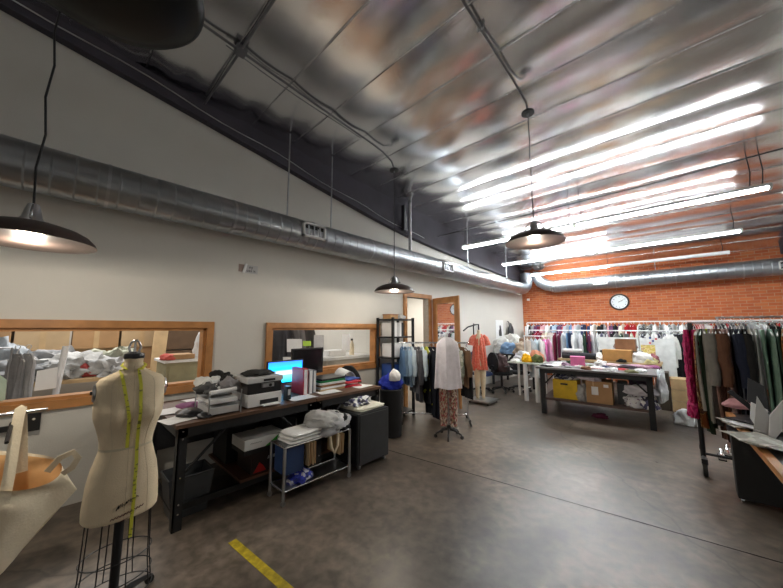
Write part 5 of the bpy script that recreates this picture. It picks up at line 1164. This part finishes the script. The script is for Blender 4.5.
# ---------- main cutting table
TX0, TX1, TY0, TY1, TH = -2.1, -.44, 6.42, 7.75, .86
r = thing('cutting_table', 'large black cutting table with lower shelf in the middle of the room', 'table', ((TX0 + TX1) / 2, 7.05, 0))
rot = math.radians(4.5); tc = Vector(((TX0 + TX1) / 2, (TY0 + TY1) / 2, 0)); RM = Matrix.Rotation(rot, 3, 'Z')
def tb(a, b): return MB().bb(a, b)
def tpart(name, mb, m, parent=None, **k):
    mb.v = [tc + RM @ (v - tc) for v in mb.v]; return part(name, mb, m, parent or r, **k)
def tpt(x, y, z): return tc + RM @ (Vector((x, y, z)) - tc)
def tsing(name, mb, *a, **k): mb.v = [tc + RM @ (v - tc) for v in mb.v]; return single(name, mb, *a, **k)
tpart('tabletop', tb((TX0 - .06, TY0 - .05, TH - .03), (TX1 + .06, TY1 + .05, TH)), mat('dark_tabletop', (.16, .15, .15), .5))
for a, b in (((TX0, TY0, TH - .11), (TX1, TY0 + .03, TH - .03)), ((TX0, TY1 - .03, TH - .11), (TX1, TY1, TH - .03)), ((TX0, TY0 + .03, TH - .11), (TX0 + .03, TY1 - .03, TH - .03)), ((TX1 - .03, TY0 + .03, TH - .11), (TX1, TY1 - .03, TH - .03))): tpart('apron', tb(a, b), 'bench')
for xx in (TX0, TX1 - .08):
    for yy in (TY0, TY1 - .08): tpart('leg', tb((xx, yy, 0), (xx + .08, yy + .08, TH - .03)), 'bench')
tpart('lower_shelf', tb((TX0 + .02, TY0 + .01, .26), (TX1 - .02, TY1 - .02, .3)), mat('dark_shelf_board', (.1, .06, .05), .55))
for s in (0, 1):
    xa = TX0 + .08 if s == 0 else TX1 - .08; tpart('brace', MB().tube([(xa, TY0 + .03, TH - .3), (xa + (.2 if s == 0 else -.2), TY0 + .03, TH - .08)], .014, 6), 'bench')
SZ = .301
# beneath the table
r2 = thing('crate', 'yellow carton with a dark handle slot at the left of the table shelf', 'box', tpt(-1.75, 6.7, SZ))
def tp2(par, name, mb, m, **k): mb.v = [tc + RM @ (v - tc) for v in mb.v]; return part(name, mb, m, par, **k)
tp2(r2, 'box', tb((-1.9, 6.5, SZ), (-1.5, 6.9, SZ + .34)), 'yellowbox', bevel=.004); tp2(r2, 'handle_slot', tb((-1.77, 6.495, SZ + .25), (-1.65, 6.5, SZ + .28)), 'black'); 
tsing('cloth_heap', crumple((-1.7, 6.7, SZ + .342), (.42, .36, .1), 120, 4, .4), spot, 'black and white cloth heaped on the yellow carton', 'fabric', smooth=60)
r2 = thing('carton', 'brown cardboard box with white shipping label under the table', 'box', tpt(-1.2, 6.7, SZ))
tp2(r2, 'box', tb((-1.36, 6.46, SZ), (-.98, 6.85, SZ + .37)), 'card', bevel=.004); tp2(r2, 'shipping_label', tb((-1.28, 6.457, SZ + .14), (-1.18, 6.46, SZ + .28)), 'paper'); tp2(r2, 'sticker', tb((-1.1, 6.457, SZ + .28), (-1.03, 6.46, SZ + .33)), 'paper'); tp2(r2, 'tape', tb((-1.26, 6.458, SZ + .29), (-1.24, 6.46, SZ + .37)), 'woodlight')
tsing('carton', tb((-1.48, 6.98, SZ), (-1.1, 7.35, SZ + .38)), 'card', 'brown cardboard box behind the labelled one under the table', 'box', bevel=.004)
tsing('cloth_heap', crumple((-1.44, 6.56, SZ), (.22, .2, .26), 121, 4, .4), gpat, 'grey cloth tucked between the yellow and brown cartons', 'fabric', smooth=60)
lil = cloth((.55, .5, .54))
tsing('cloth_heap', crumple((-1.3, 6.6, SZ + .372), (.4, .34, .13), 122, 4, .4), lil, 'pale lilac cloth folded on top of the labelled cardboard box', 'fabric', smooth=60)
tsing('cloth_heap', crumple((-1.45, 6.95, SZ + .4), (.36, .3, .1), 127, 4, .4), gpat, 'grey cloth behind the lilac cloth under the table', 'fabric', smooth=60)
tsing('storage_box', tb((-.92, 6.6, SZ), (-.78, 7.0, SZ + .36)), 'greycab', 'dark plastic box right of the labelled cardboard box', 'box', bevel=.01)
tsing('storage_box', tb((-.76, 6.9, SZ), (-.5, 7.3, SZ + .4)), mat('plum_box', (.09, .05, .09), .6), 'plum box behind the printed cloth under the table', 'box', bevel=.01)
tsing('cloth_heap', crumple((-.68, 6.62, SZ), (.34, .3, .2), 123, 4, .4), pattern('white_speckle', [(.7, .7, .72), (.65, .65, .7), (.7, .7, .7), (.2, .15, .2)], 40), 'white speckled cloth pile on the right of the table shelf', 'fabric', smooth=60)
tsing('cloth_heap', crumple((-.52, 6.58, SZ), (.24, .26, .22), 124, 4, .4), spot, 'black spotted cloth pile at the right end of the table shelf', 'fabric', smooth=60)
tsing('cloth_heap', crumple((-.6, 6.6, SZ + .2), (.42, .3, .16), 125, 4, .5), cloth((.68, .66, .7)), 'white cloth curling over the piles on the table shelf', 'fabric', smooth=60)
single('cloth_heap', crumple(tpt(-1.2, 6.75, 0), (.24, .2, .08), 126, 3, .4), cloth((.12, .02, .05)), 'dark red cloth on the floor beneath the table shelf', 'fabric', smooth=60)
# on the table
def on(x0, y0, z=TH): v = P(x0, y0, Z=z); return v
items = [(552, 366, .3, .25, .03, (.75, .72, .75), 'white cloth at the left front corner of the cutting table'), (572, 364, .2, .2, .07, (.05, .08, .04), 'dark green cloth beside the pink box'), (560, 364, .28, .3, .04, (.6, .6, .62), 'pale grey cloth behind the left corner of the table'), (600, 368, .3, .3, .03, (.8, .78, .76), 'white cloth flat in front of the pink box'), (612, 366, .34, .3, .05, (.6, .45, .45), 'dusty pink cloth in the middle of the table front'), (622, 362, .2, .2, .07, (.02, .02, .02), 'black cloth in the middle of the table'), (637, 368, .4, .25, .06, (.5, .3, .38), 'mauve cloth at the front right of the table'), (650, 368, .3, .25, .05, (.3, .1, .22), 'plum cloth at the right front corner of the table'), (640, 360, .5, .4, .16, (.8, .82, .84), 'white cloth mound on the right of the table'), (628, 368, .3, .2, .05, (.06, .04, .05), 'dark cloth before the white mound'), (601, 365.5, .2, .2, .1, (.85, .84, .82), 'white crumpled cloth right of the pink box'), (587, 366, .2, .18, .04, (.3, .32, .25), 'khaki cloth left of the pink box')]
for k, (px, py, sx, sy, h, c, lab) in enumerate(items):
    v = on(px, py); single('cloth_heap', crumple((v.x, v.y, TH + .001), (sx, sy, h), 130 + k, 4, .4), cloth(c), lab, 'fabric', 'cloth spread on the cutting table', smooth=60)
scr = [('black', (.02, .02, .02)), ('ivory', (.75, .72, .62)), ('mauve', (.4, .25, .35)), ('grey', (.35, .35, .36)), ('white', (.8, .8, .8)), ('brown', (.25, .12, .07)), ('pale pink', (.75, .5, .5)), ('navy', (.03, .04, .1)), ('white', (.8, .8, .82)), ('red', (.5, .05, .06)), ('olive', (.2, .2, .1)), ('white', (.78, .78, .78))]
for k, (nm, c) in enumerate(scr):
    x = TX0 + .1 + 1.42 * k / 11; y = TY0 + .12 + (k * 7 % 5) * .1; v = tpt(x, y, TH)
    single('fabric_swatch', crumple((v.x, v.y, TH + .001), (.2, .16, .03 + .012 * (k % 3)), 300 + k, 3, .5, rz=k), cloth(c), '%s fabric scrap, %s from the left along the front of the cutting table' % (nm, ORD[k]), 'fabric', 'scraps along the front of the cutting table', smooth=60)
v = on(575, 367); r2 = thing('box', 'bright pink box on the cutting table', 'box', (v.x, v.y, TH))
part('box', MB().box((v.x + .03, v.y + .1, TH + .085), (.24, .2, .16), (0, 0, .2)), 'pink', r2, bevel=.006); part('lid', MB().box((v.x + .03, v.y + .1, TH + .18), (.25, .21, .03), (0, 0, .2)), 'pink', r2, bevel=.004)
v = tpt(-1.15, 6.95, TH); v.z = TH - .068; r2 = thing('scissors', 'black handled shears lying in the middle of the cutting table', 'scissors', (v.x, v.y, TH))
for s in (-1, 1): part('blade', MB().prism([(v.x, v.y + s * .004, v.z + .075), (v.x + .2, v.y + s * .02, v.z + .078), (v.x + .02, v.y + s * .02, v.z + .075)], (0, 0, .004)), 'steel', r2); part('handle', MB().tube([(v.x - .05 + .035 * math.cos(t), v.y + s * .03 + .022 * math.sin(t), v.z + .08) for t in [2 * PI * k / 16 for k in range(17)]], .006, 6), 'black', r2)
# cloth hanging off the right end of the table
for k, (px, py, sx, sy, h, c, lab) in enumerate([(660, 372, .3, .5, .5, (.72, .75, .78), 'pale cloth hanging off the right end of the cutting table'), (664, 392, .32, .3, .25, (.78, .8, .82), 'white plastic wrapped cloth on the floor right of the table')]):
    if k == 0: v = tpt(TX1 + .12, 7.0, .4)
    else: v = tpt(TX1 + .4, 7.2, 0)
    single('cloth_heap', crumple((v.x, v.y, v.z if k == 0 else 0.0), (sx if k else .14, sy if k else .9, h), 150 + k, 4, .35), cloth(c), lab, 'fabric', smooth=60)

# ---------- second table row at the back: rolls, cartons
r = thing('packing_table', 'long dark table behind the cutting table carrying cartons and rolls', 'table', (-1.4, 8.75, 0))
part('tabletop', MB().bb((-2.28, 8.4, .82), (-.35, 9.2, .86)), 'woodlight', r)
for xx in (-2.26, -.42):
    for yy in (8.42, 9.12): part('leg', MB().bb((xx, yy, 0), (xx + .05, yy + .05, .82)), 'bench', r)
v0, v1 = P(603, 357, Y=8.5), P(632, 357, Y=8.5)
single('carton', MB().bb((v0.x, 8.45, .862), (v1.x, 8.75, P(615, 350, Y=8.45).z)), mat('orange_card', (.5, .26, .08), .8), 'wide orange brown carton on the table before the white boards', 'box', bevel=.005)
v0, v1 = P(616, 345, Y=9.0), P(636, 345, Y=9.0); zt_ = P(616, 339, Y=9).z; zb_ = 1.08
r = thing('open_crate', 'open shallow wooden crate behind the orange carton', 'crate', ((v0.x + v1.x) / 2, 9.0, zb_))
part('base', MB().bb((v0.x, 8.85, zb_), (v1.x, 9.15, zb_ + .015)), 'card', r)
for a, b in (((v0.x, 8.85, zb_ + .015), (v1.x, 8.865, zt_)), ((v0.x, 9.135, zb_ + .015), (v1.x, 9.15, zt_)), ((v0.x, 8.865, zb_ + .015), (v0.x + .015, 9.135, zt_)), ((v1.x - .015, 8.865, zb_ + .015), (v1.x, 9.135, zt_))): part('side', MB().bb(a, b), 'wood', r)
single('cloth_heap', crumple(((v0.x + v1.x) / 2, 9.0, zb_ + .017), (.45, .2, .22), 160, 3, .4), cloth((.35, .25, .22)), 'brown cloth inside the open crate', 'fabric', smooth=60)
single('carton', MB().bb((v0.x - .3, 8.82, .862), (v1.x + .1, 9.17, zb_ - .001)), 'blackplastic', 'flat black box under the open crate', 'box', bevel=.005)
for k, (x0, x1, y, z, rr, m, lab) in enumerate([(-2.2, -1.5, 8.55, .935, .07, cloth((.03, .03, .035)), 'black fabric roll on the back table, left of the orange carton'), (-2.25, -1.5, 8.8, .93, .065, cloth((.1, .1, .12)), 'charcoal fabric roll behind the black roll'), (-2.2, -1.8, 8.68, 1.045, .05, 'paper', 'white roll resting on the dark rolls')]):
    single('fabric_roll', MB().tube([(x0, y, z), (x1, y + .05, z)], rr, 18), m, lab, 'roll', 'rolls on the back table', smooth=60)
for k, (px, py, sx, h, c, lab) in enumerate([(642, 352, .4, .24, (.8, .8, .78), 'white cloth pile right of the orange carton'), (652, 350, .22, .18, (.3, .1, .12), 'dark red cloth beside the white pile at the back'), (636, 355, .3, .12, (.6, .55, .5), 'beige cloth in front of the white pile'), (650, 356, .25, .14, (.7, .65, .35), 'yellowish cloth at the right of the back table'), (599, 358, .2, .15, (.8, .8, .8), 'white crumpled paper left of the orange carton')]):
    v = P(px, py + 3, Y=8.65); single('cloth_heap', crumple((v.x, 8.6 + .12 * (k % 3), .862), (sx, .3, h), 165 + k, 4, .45), cloth(c), lab, 'fabric', 'cloth heaps on the back table', smooth=60)
# crates and dark shelf at the right behind the table
for k in range(3):
    v = P(677, 398 - 9 * k, Y=8.3); single('wooden_crate', MB().bb((-.23, 8.2, .0 + .21 * k), (.14, 8.6, .2 + .21 * k)), 'woodlight', 'pale wooden crate, %s of the stack by the pink feather boa' % ['lowest', 'middle', 'top'][k], 'crate', 'stacked pale crates', bevel=.006)
single('side_cabinet', MB().bb((-.4, 8.2, 0), (-.25, 8.6, .72)), mat('dark_brown_cabinet', (.06, .045, .03), .5), 'narrow dark brown cabinet left of the pale crates', 'cabinet', bevel=.006)
# ---------- left back: chairs, white table with yellow cloth, wall hung items
office_chair(-3.42, 7.75, math.radians(150), 'black swivel chair piled with clothes behind the coral dress', cblk, back_h=.98)
office_chair(-3.75, 7.35, math.radians(60), 'navy backed office chair against the wall behind the coral dress', mat('navy_fabric', (.02, .04, .13), .8), back_h=1.02)
office_chair(-3.15, 8.2, math.radians(200), 'black swivel chair in front of the white work table', cblk, back_h=.95)
def heap(x, y, z, sx, sy, h, c, lab, seed, grp=None, m=None): single('cloth_heap', crumple((x, y, z), (sx, sy, h), seed, 4, .42), m or cloth(c), lab, 'fabric', grp, smooth=60)
r = thing('work_table', 'small white work table with tubular legs heaped with colourful cloth', 'table', (-2.7, 7.3, 0))
part('tabletop', MB().bb((-3.0, 7.15, .8), (-2.3, 7.75, .83)), mat('pale_green_top', (.6, .66, .58), .5), r)
for xx in (-2.62, -2.38): part('leg', MB().tube([(xx, 7.2, 0), (xx, 7.2, .8)], .045, 16), 'white', r, smooth=True)
for xx in (-2.95, -2.36): part('leg', MB().tube([(xx, 7.68, 0), (xx, 7.68, .8)], .025, 10), 'white', r, smooth=True)
g = 'cloth heaped on the white work table'
heap(-2.62, 7.32, .832, .22, .22, .18, (.8, .42, .01), 'bright yellow cloth on the white work table', 180, g); heap(-2.42, 7.4, .832, .24, .26, .16, (.1, .12, .04), 'dark olive cloth on the right of the white work table', 181, g); heap(-2.8, 7.55, .832, .4, .3, .22, (.6, .6, .62), 'pale grey cloth at the back of the white work table', 182, g); heap(-2.5, 7.6, .832, .3, .25, .26, (.7, .3, .2), 'rust pink cloth at the back right of the white work table', 183, g); heap(-2.88, 7.3, .832, .2, .2, .06, (.8, .82, .78), 'white cloth at the left of the white work table', 184, g)
r = thing('clothes_table', 'dark table against the wall loaded with clothes in the far left corner', 'table', (-3.5, 9.1, 0))
part('tabletop', MB().bb((-4.1, 8.6, .84), (-2.9, 9.7, .88)), 'bench', r)
for xx in (-4.08, -2.96):
    for yy in (8.62, 9.62): part('leg', MB().bb((xx, yy, 0), (xx + .05, yy + .06, .84)), 'bench', r)
g = 'clothes heaped in the far left corner'
for k, (x, y, s, h, c, lab) in enumerate([(-3.86, 8.85, .45, .4, (.75, .74, .7), 'off white clothes heap nearest the wall'), (-3.6, 8.75, .45, .3, (.25, .4, .62), 'light blue clothes heap at the table front'), (-3.3, 8.8, .45, .35, (.5, .38, .28), 'tan clothes heap at the table front'), (-3.7, 9.25, .55, .55, (.68, .66, .6), 'cream clothes heap rising at the back'), (-3.3, 9.3, .5, .5, (.3, .18, .12), 'brown clothes heap at the back right'), (-3.05, 8.9, .35, .3, (.6, .3, .28), 'pink clothes heap at the right end of the corner table')]):
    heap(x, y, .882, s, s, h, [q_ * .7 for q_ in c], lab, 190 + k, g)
heap(-3.42, 7.75, .51, .4, .4, .4, (.08, .05, .05), 'dark brown clothes piled on the seat of the swivel chair', 200)
q = P(511, 333, X=XL + .12); r = thing('hanging_bag', 'small dark bag hanging on the white wall in the far left corner', 'bag', (XL + .1, q.y, 1.25))
part('body', crumple((XL + .12, q.y, 1.32), (.14, .35, .42), 205, 4, .2), 'greycab', r, smooth=60); part('strap', MB().tube([(XL + .1, q.y - .08, 1.68), (XL + .04, q.y, 1.82), (XL + .1, q.y + .08, 1.68)], .01, 6), 'greycab', r); part('hook', MB().tube([(XL, q.y, 1.82), (XL + .05, q.y, 1.82)], .008, 8), 'black', r)
q = P(500, 335, X=XL); r = thing('wall_picture', 'white poster with black figure marks on the far left wall', 'poster', (XL, q.y, 1.3))
part('sheet', MB().bb((XL + .002, q.y - .3, 1.25), (XL + .008, q.y + .25, 1.85)), 'paper', r); part('print', crumple((XL + .010, q.y + .02, 1.35), (.006, .2, .3), 9, 3, .6), 'black', r)
# rolling rack in the middle distance with pale garments
A2, B2 = Vector((-2.95, 8.2, 0)), Vector((-2.35, 8.2, 0))
r = thing('rolling_rack', 'chrome wheeled rack of pale garments behind the left end of the cutting table', 'clothes rack', (-2.65, 8.2, 0))
part('rail', MB().tube([(-3.0, 8.2, 1.4), (-2.3, 8.2, 1.4)], .013, 8), 'white', r)
for e in (-2.97, -2.33):
    part('upright', MB().tube([(e, 8.2, .1), (e, 8.2, 1.4)], .014, 8), 'white', r); ft = part('foot', MB().tube([(e, 7.95, .08), (e, 8.45, .08)], .014, 8), 'white', r)
    for yy in (7.97, 8.43): part('caster', MB().tube([(e - .012, yy, .035), (e + .012, yy, .035)], .035, 12), 'rubber', ft)
for k, (kd, c, lab, L) in enumerate([('coat', (.6, .52, .45), 'beige coat at the left end of the pale garment rack', .8), ('coat', (.55, .6, .62), 'pale grey blue coat on the pale garment rack', .95), ('dress', (.45, .55, .6), 'blue grey dress in the middle of the pale rack', .9), ('coat', (.78, .78, .76), 'white coat on the pale garment rack', .95), ('dress', (.7, .2, .45), 'pink dress at the right end of the pale rack', .6), ('top', (.75, .35, .55), 'lighter pink top last on the pale rack', .55)]):
    garment(kd, c, lab, (-2.9 + .1 * k, 8.2, 1.4), PI / 2 + .5 + .1 * (k % 2), W=.4, L=L, T=.04, group='garments on the pale rack', seed=k)

# ================================================================== RIGHT HAND RACK
RYr, RZr = 5.2, 1.66
r = thing('rolling_rack', 'black wheeled clothes rack of long dresses on the right', 'clothes rack', (1.0, RYr, 0))
part('rail', MB().tube([(.06, RYr, RZr), (1.95, RYr, RZr)], .011, 10), 'chrome', r, smooth=True)
for e in (.08, 1.93):
    part('upright', MB().tube([(e, RYr, .1), (e, RYr, RZr)], .024, 10), 'bench', r, smooth=True)
    ft = part('foot', MB().tube([(e, RYr - .3, .12), (e, RYr + .3, .12)], .022, 8), 'bench', r)
    for s in (-1, 1): part('caster', MB().tube([(e - .018, RYr + .28 * s, .07), (e + .018, RYr + .28 * s, .07)], .07, 16), 'rubber', ft, smooth=True); part('brake', MB().box((e, RYr + .28 * s, .16), (.05, .08, .05)), 'bench', ft)
part('lower_rail', MB().tube([(.08, RYr, .16), (1.93, RYr, .16)], .014, 8), 'bench', r)
mag = cloth((.38, .01, .09))
feather = mat('magenta_feathers', (.42, .008, .1), .95, 0, .4, 40, 1, 90)
for k, (x, L) in enumerate([(.04, 1.0), (.11, .84)]):
    r = thing('feather_boa', ['long magenta feather garment at the left end of the right hand rack', 'shorter magenta fringed garment second on the right hand rack'][k], 'garment', (x, RYr - .02, .45), 'magenta fringed garments')
    rn2 = random.Random(k); q = MB()
    def fb(u, v, x=x, L=L, k=k):
        a = 2 * PI * v; z = RZr - .08 - u * L; rr = (.045 + .035 * min(1, u * 6) + (.035 if (u > .85 and k == 0) else 0)) * (1 + .35 * noise.noise(Vector((math.cos(a) * 3, math.sin(a) * 3, z * 16 + k * 9))))
        return Vector((x + rr * math.cos(a) * .5, RYr - .02 + rr * 1.7 * math.sin(a), z))
    q.grid(fb, 70, 28, closed=True); q.f.append(tuple(range(28))); q.f.append(tuple(69 * 28 + i for i in range(28)))
    part('body', q, feather, r, smooth=70); h_ = hanger_mb(.3); h_.v = [Vector((x + v.y, RYr + v.x * .6, RZr + v.z)) for v in h_.v]; part('hanger', h_, 'hanger', r)
rust = pattern('rust_floral', [(.3, .08, .02), (.45, .2, .06), (.12, .05, .03), (.5, .3, .15)], 14, 'noise')
gsat = cloth((.25, .24, .21)); 
right = [('dress', rust, 'rust floral dress next to the magenta garments', 1.1, 0), ('dress', (.6, .55, .48), 'cream dress behind the rust floral one', .9, 0), ('dress', (.035, .06, .035), 'dark green dress on the right rack', 1.15, 0), ('dress', gsat, 'dusty grey satin gown on the right rack', 1.02, 1), ('top', (.5, .62, .02), 'lime green top over the grey satin gown', .3, 0), ('coat', (.2, .19, .17), 'taupe grey coat beside the lime green top', 1.05, 0), ('dress', (.65, .42, .34), 'blush dress on the right rack', 1.0, 0), ('dress', (.09, .04, .025), 'dark brown pleated dress on the right rack', 1.2, 1), ('coat', (.13, .06, .035), 'brown coat beside the pleated dress', 1.1, 0), ('dress', (.45, .3, .27), 'dusty rose gown on the right rack', 1.3, 1), ('dress', (.38, .25, .23), 'mauve gown beside the dusty rose gown', 1.3, 0), ('dress', (.02, .02, .025), 'black gown left of the navy coat on the right rack', 1.1, 0), ('coat', (.015, .02, .04), 'navy coat on the right rack', 1.0, 0), ('dress', (.12, .13, .16), 'slate dress on the right rack', 1.15, 0), ('coat', (.02, .02, .02), 'black coat before the pale grey gown', 1.1, 0), ('dress', (.5, .48, .44), 'pale grey gown on the right rack', 1.35, 1), ('dress', (.62, .62, .58), 'off white gown on the right rack', 1.3, 0), ('trousers', (.2, .33, .25), 'sage green satin trousers on the right rack', 1.35, 0), ('dress', (.25, .38, .3), 'sage green gown on the right rack', 1.35, 0), ('dress', (.06, .12, .09), 'dark green gown at the right end of the rack in view', 1.3, 0), ('dress', rust, 'rust patterned dress at the right edge of the photo', 1.2, 0), ('dress', (.5, .25, .28), 'rose dress cut off by the right edge', 1.2, 0)]
xs_ = .16
for k, (kd, c, lab, L, f) in enumerate(right):
    xs_ = [.13, .15, .17, .19, .215, .235, .26, .285, .315, .345, .38, .42, .455, .48, .51, .55, .59, .64, .69, .74, .79, .85][k]
    garment(kd, c, lab, (xs_, RYr, RZr), PI / 2 - xs_ / 5.2 + rn.uniform(-.14, .14), W=.4, L=L, T=.017 + .009 * f, group='long garments on the right hand rack', seed=k, flare=1.0 + .15 * f)
r = thing('garment_rail', 'black rail with packed hangers behind the right hand rack', 'clothes rack', (1.1, 6.1, 0))
part('rail', MB().tube([(.35, 6.1, 1.74), (1.95, 6.1, 1.74)], .01, 8), 'steel', r)
for e in (.37, 1.93): part('post', MB().tube([(e, 6.1, 0), (e, 6.1, 1.74)], .01, 8), 'steel', r)
for k in range(18):
    nm, c = [('black', (.02, .02, .02)), ('silver grey', (.45, .46, .48)), ('charcoal', (.08, .08, .09)), ('white', (.7, .7, .72)), ('grey', (.25, .25, .27))][(k * 7) % 5]
    garment(['top', 'dress', 'jacket'][k % 3], c, '%s garment on the black rail behind the right rack, %s from its left end' % (nm, ORD[k]), (.42 + .085 * k, 6.1, 1.74), PI / 2 + rn.uniform(-.3, .3), W=.4, L=.8, T=.035, group='garments on the black rail behind', seed=k)

# shoes on the floor
for k, (px, py) in enumerate([(722, 458), (728, 454)]):
    v = P(px, py, Z=0)
    r = thing('shoe', ['silver shoe on the floor under the right rack, nearer the aisle', 'silver shoe on the floor under the right rack, beside the black bin'][k], 'shoe', (v.x, v.y, 0), 'pair of silver shoes')
    q = MB(); q.grid(lambda u, t: Vector((v.x + .035 * math.cos(2 * PI * t) * (.7 + .3 * math.sin(PI * min(1, u * 1.3))), v.y + .24 * (u - .5), .012 + max(0, math.sin(2 * PI * t)) * (.03 + .045 * (u > .5) * (u - .5) * 2))), 14, 16, closed=True); q.f.append(tuple(range(16))); q.f.append(tuple(13 * 16 + i for i in range(16)))
    part('upper', q, 'chrome', r, smooth=60); part('sole', MB().box((v.x, v.y, .006), (.07, .24, .012)), 'rubber', r)

# ---------- bottom right table
e0, e1 = Vector((.27, 4.72, 0)), Vector((.40, 2.3, 0)); TZ = .75
r = thing('display_table', 'wood edged table at the bottom right with magazines and folders', 'table', (1.0, 3.6, 0))
ed = (e1 - e0).normalized()
part('tabletop', MB().prism([(e0.x, e0.y, TZ - .035), (e1.x, e1.y, TZ - .035), (1.7, e1.y, TZ - .035), (1.7, e0.y, TZ - .035)], (0, 0, .03)), mat('dark_top', (.03, .03, .03), .4), r)
part('edge_strip', MB().prism([(e0.x - .004, e0.y, TZ - .045), (e1.x - .004, e1.y, TZ - .045), (e1.x + .045, e1.y, TZ - .045), (e0.x + .045, e0.y, TZ - .045)], (0, 0, .045)), 'oak', r, label='orange wood edge strip')
for x_, y_ in ((.36, 4.62), (1.6, 4.62), (1.6, 2.4), (.5, 2.4)): part('leg', MB().bb((x_, y_, 0), (x_ + .05, y_ + .05, TZ - .036)), 'bench', r)
r = thing('storage_bin', 'large black bin standing under the bottom right table', 'bin', (.7, 4.2, 0))
part('bin_body', MB().bb((.27 + .0, 4.42, .03), (.98, 4.6, .62)), 'matt' if False else mat('matt_black_bin', (.012, .012, .013), .55), r, bevel=.015); part('rim', MB().bb((.255, 4.405, .6), (.995, 4.615, .64)), 'blackplastic', r, bevel=.005)
for x_ in (.3, .95): part('caster', MB().tube([(x_ - .01, 4.45, .02), (x_ + .01, 4.45, .02)], .02, 12), 'steel', r)
single('board_panel', MB().box((.33, 4.69 + .03, .36), (.1, .02, .7), (0, 0, .2)), 'darkblue', 'navy board leaning at the far corner of the bottom right table', 'board')
glossy = pattern('magazine_cover', [(.5, .52, .46), (.38, .38, .34), (.58, .56, .5), (.22, .22, .2)], 3.5, 'noise', rough=.2)
def place(px, py, z=TZ): return P(px, py, Z=z)
for k, (px, py, m, lab, w_, d_) in enumerate([(733, 424, glossy, 'glossy magazine at the far left corner of the bottom right table', .24, .34), (745, 440, glossy, 'glossy magazine hanging over the table edge nearest the camera', .26, .36), (742, 428, 'papergrey', 'grey leaflet between the glossy magazines', .2, .3), (750, 425, 'blackplastic', 'black folder lying behind the magazines', .28, .34), (765, 450, glossy, 'glossy magazine by the orange table edge at right', .22, .3)]):
    v = place(px, py); single('magazine', sheet((v.x + .06, v.y, TZ + .001 + .008 * k), (w_, d_), .3 + .2 * k, .015, k, t=.006), m, lab, 'magazine', 'magazines on the bottom right table', smooth=60)
v = place(732, 410); single('pink_cloth', crumple((v.x + .05, v.y + .02, TZ + .03), (.22, .2, .09), 210, 4, .25), cloth((.6, .32, .35)), 'dusty pink cloth at the far corner of the bottom right table', 'fabric', smooth=60)
# leaning folders
def leaf(pts, m, lab, nm='folder', cat='folder', th=.012, Y=None):
    a = [P(x, y, Y=Y) for x, y in pts]; single(nm, MB().prism(a, (0, th, .0)), m, lab, cat, 'folders standing on the bottom right table', bevel=.002)
YL = 3.95
leaf([(753, 436), (768, 452), (775, 425), (757, 396)], 'papergrey', 'grey folder standing open on the bottom right table', Y=3.9)
leaf([(750, 418), (765, 440), (768, 410), (751, 402)], 'paper', 'white folder with blue edge standing behind the grey one', Y=4.05)
leaf([(747, 402), (770, 412), (764, 386), (748, 378)], 'greycab', 'charcoal portfolio tilted at the top of the folder pile', Y=4.25)
leaf([(768, 448), (783, 430), (783, 400), (770, 415)], 'paper', 'white folder leaning right at the edge of the photo', Y=3.85)
leaf([(727, 392), (745, 406), (752, 412), (750, 404), (732, 390)], 'blackplastic', 'black pair of tongs like handles pointing left over the magazines', 'handle_bar', 'handle', .02, Y=4.4)
single('support_stack', MB().bb((.5, 4.1, TZ), (.95, 4.4, TZ + .1)), 'greycab', 'dark file box holding up the tilted portfolio', 'box', bevel=.006)
single('magenta_cloth', crumple((.92, 4.0, TZ), (.24, .22, .3), 212, 4, .3), cloth((.3, .1, .2)), 'plum cloth at the right end of the folder pile', 'fabric', smooth=60)
single('pink_pouch', crumple((.95, 3.72, TZ), (.26, .24, .12), 213, 4, .3), cloth((.7, .5, .52)), 'pale pink pouch at the right edge of the table', 'fabric', smooth=60)
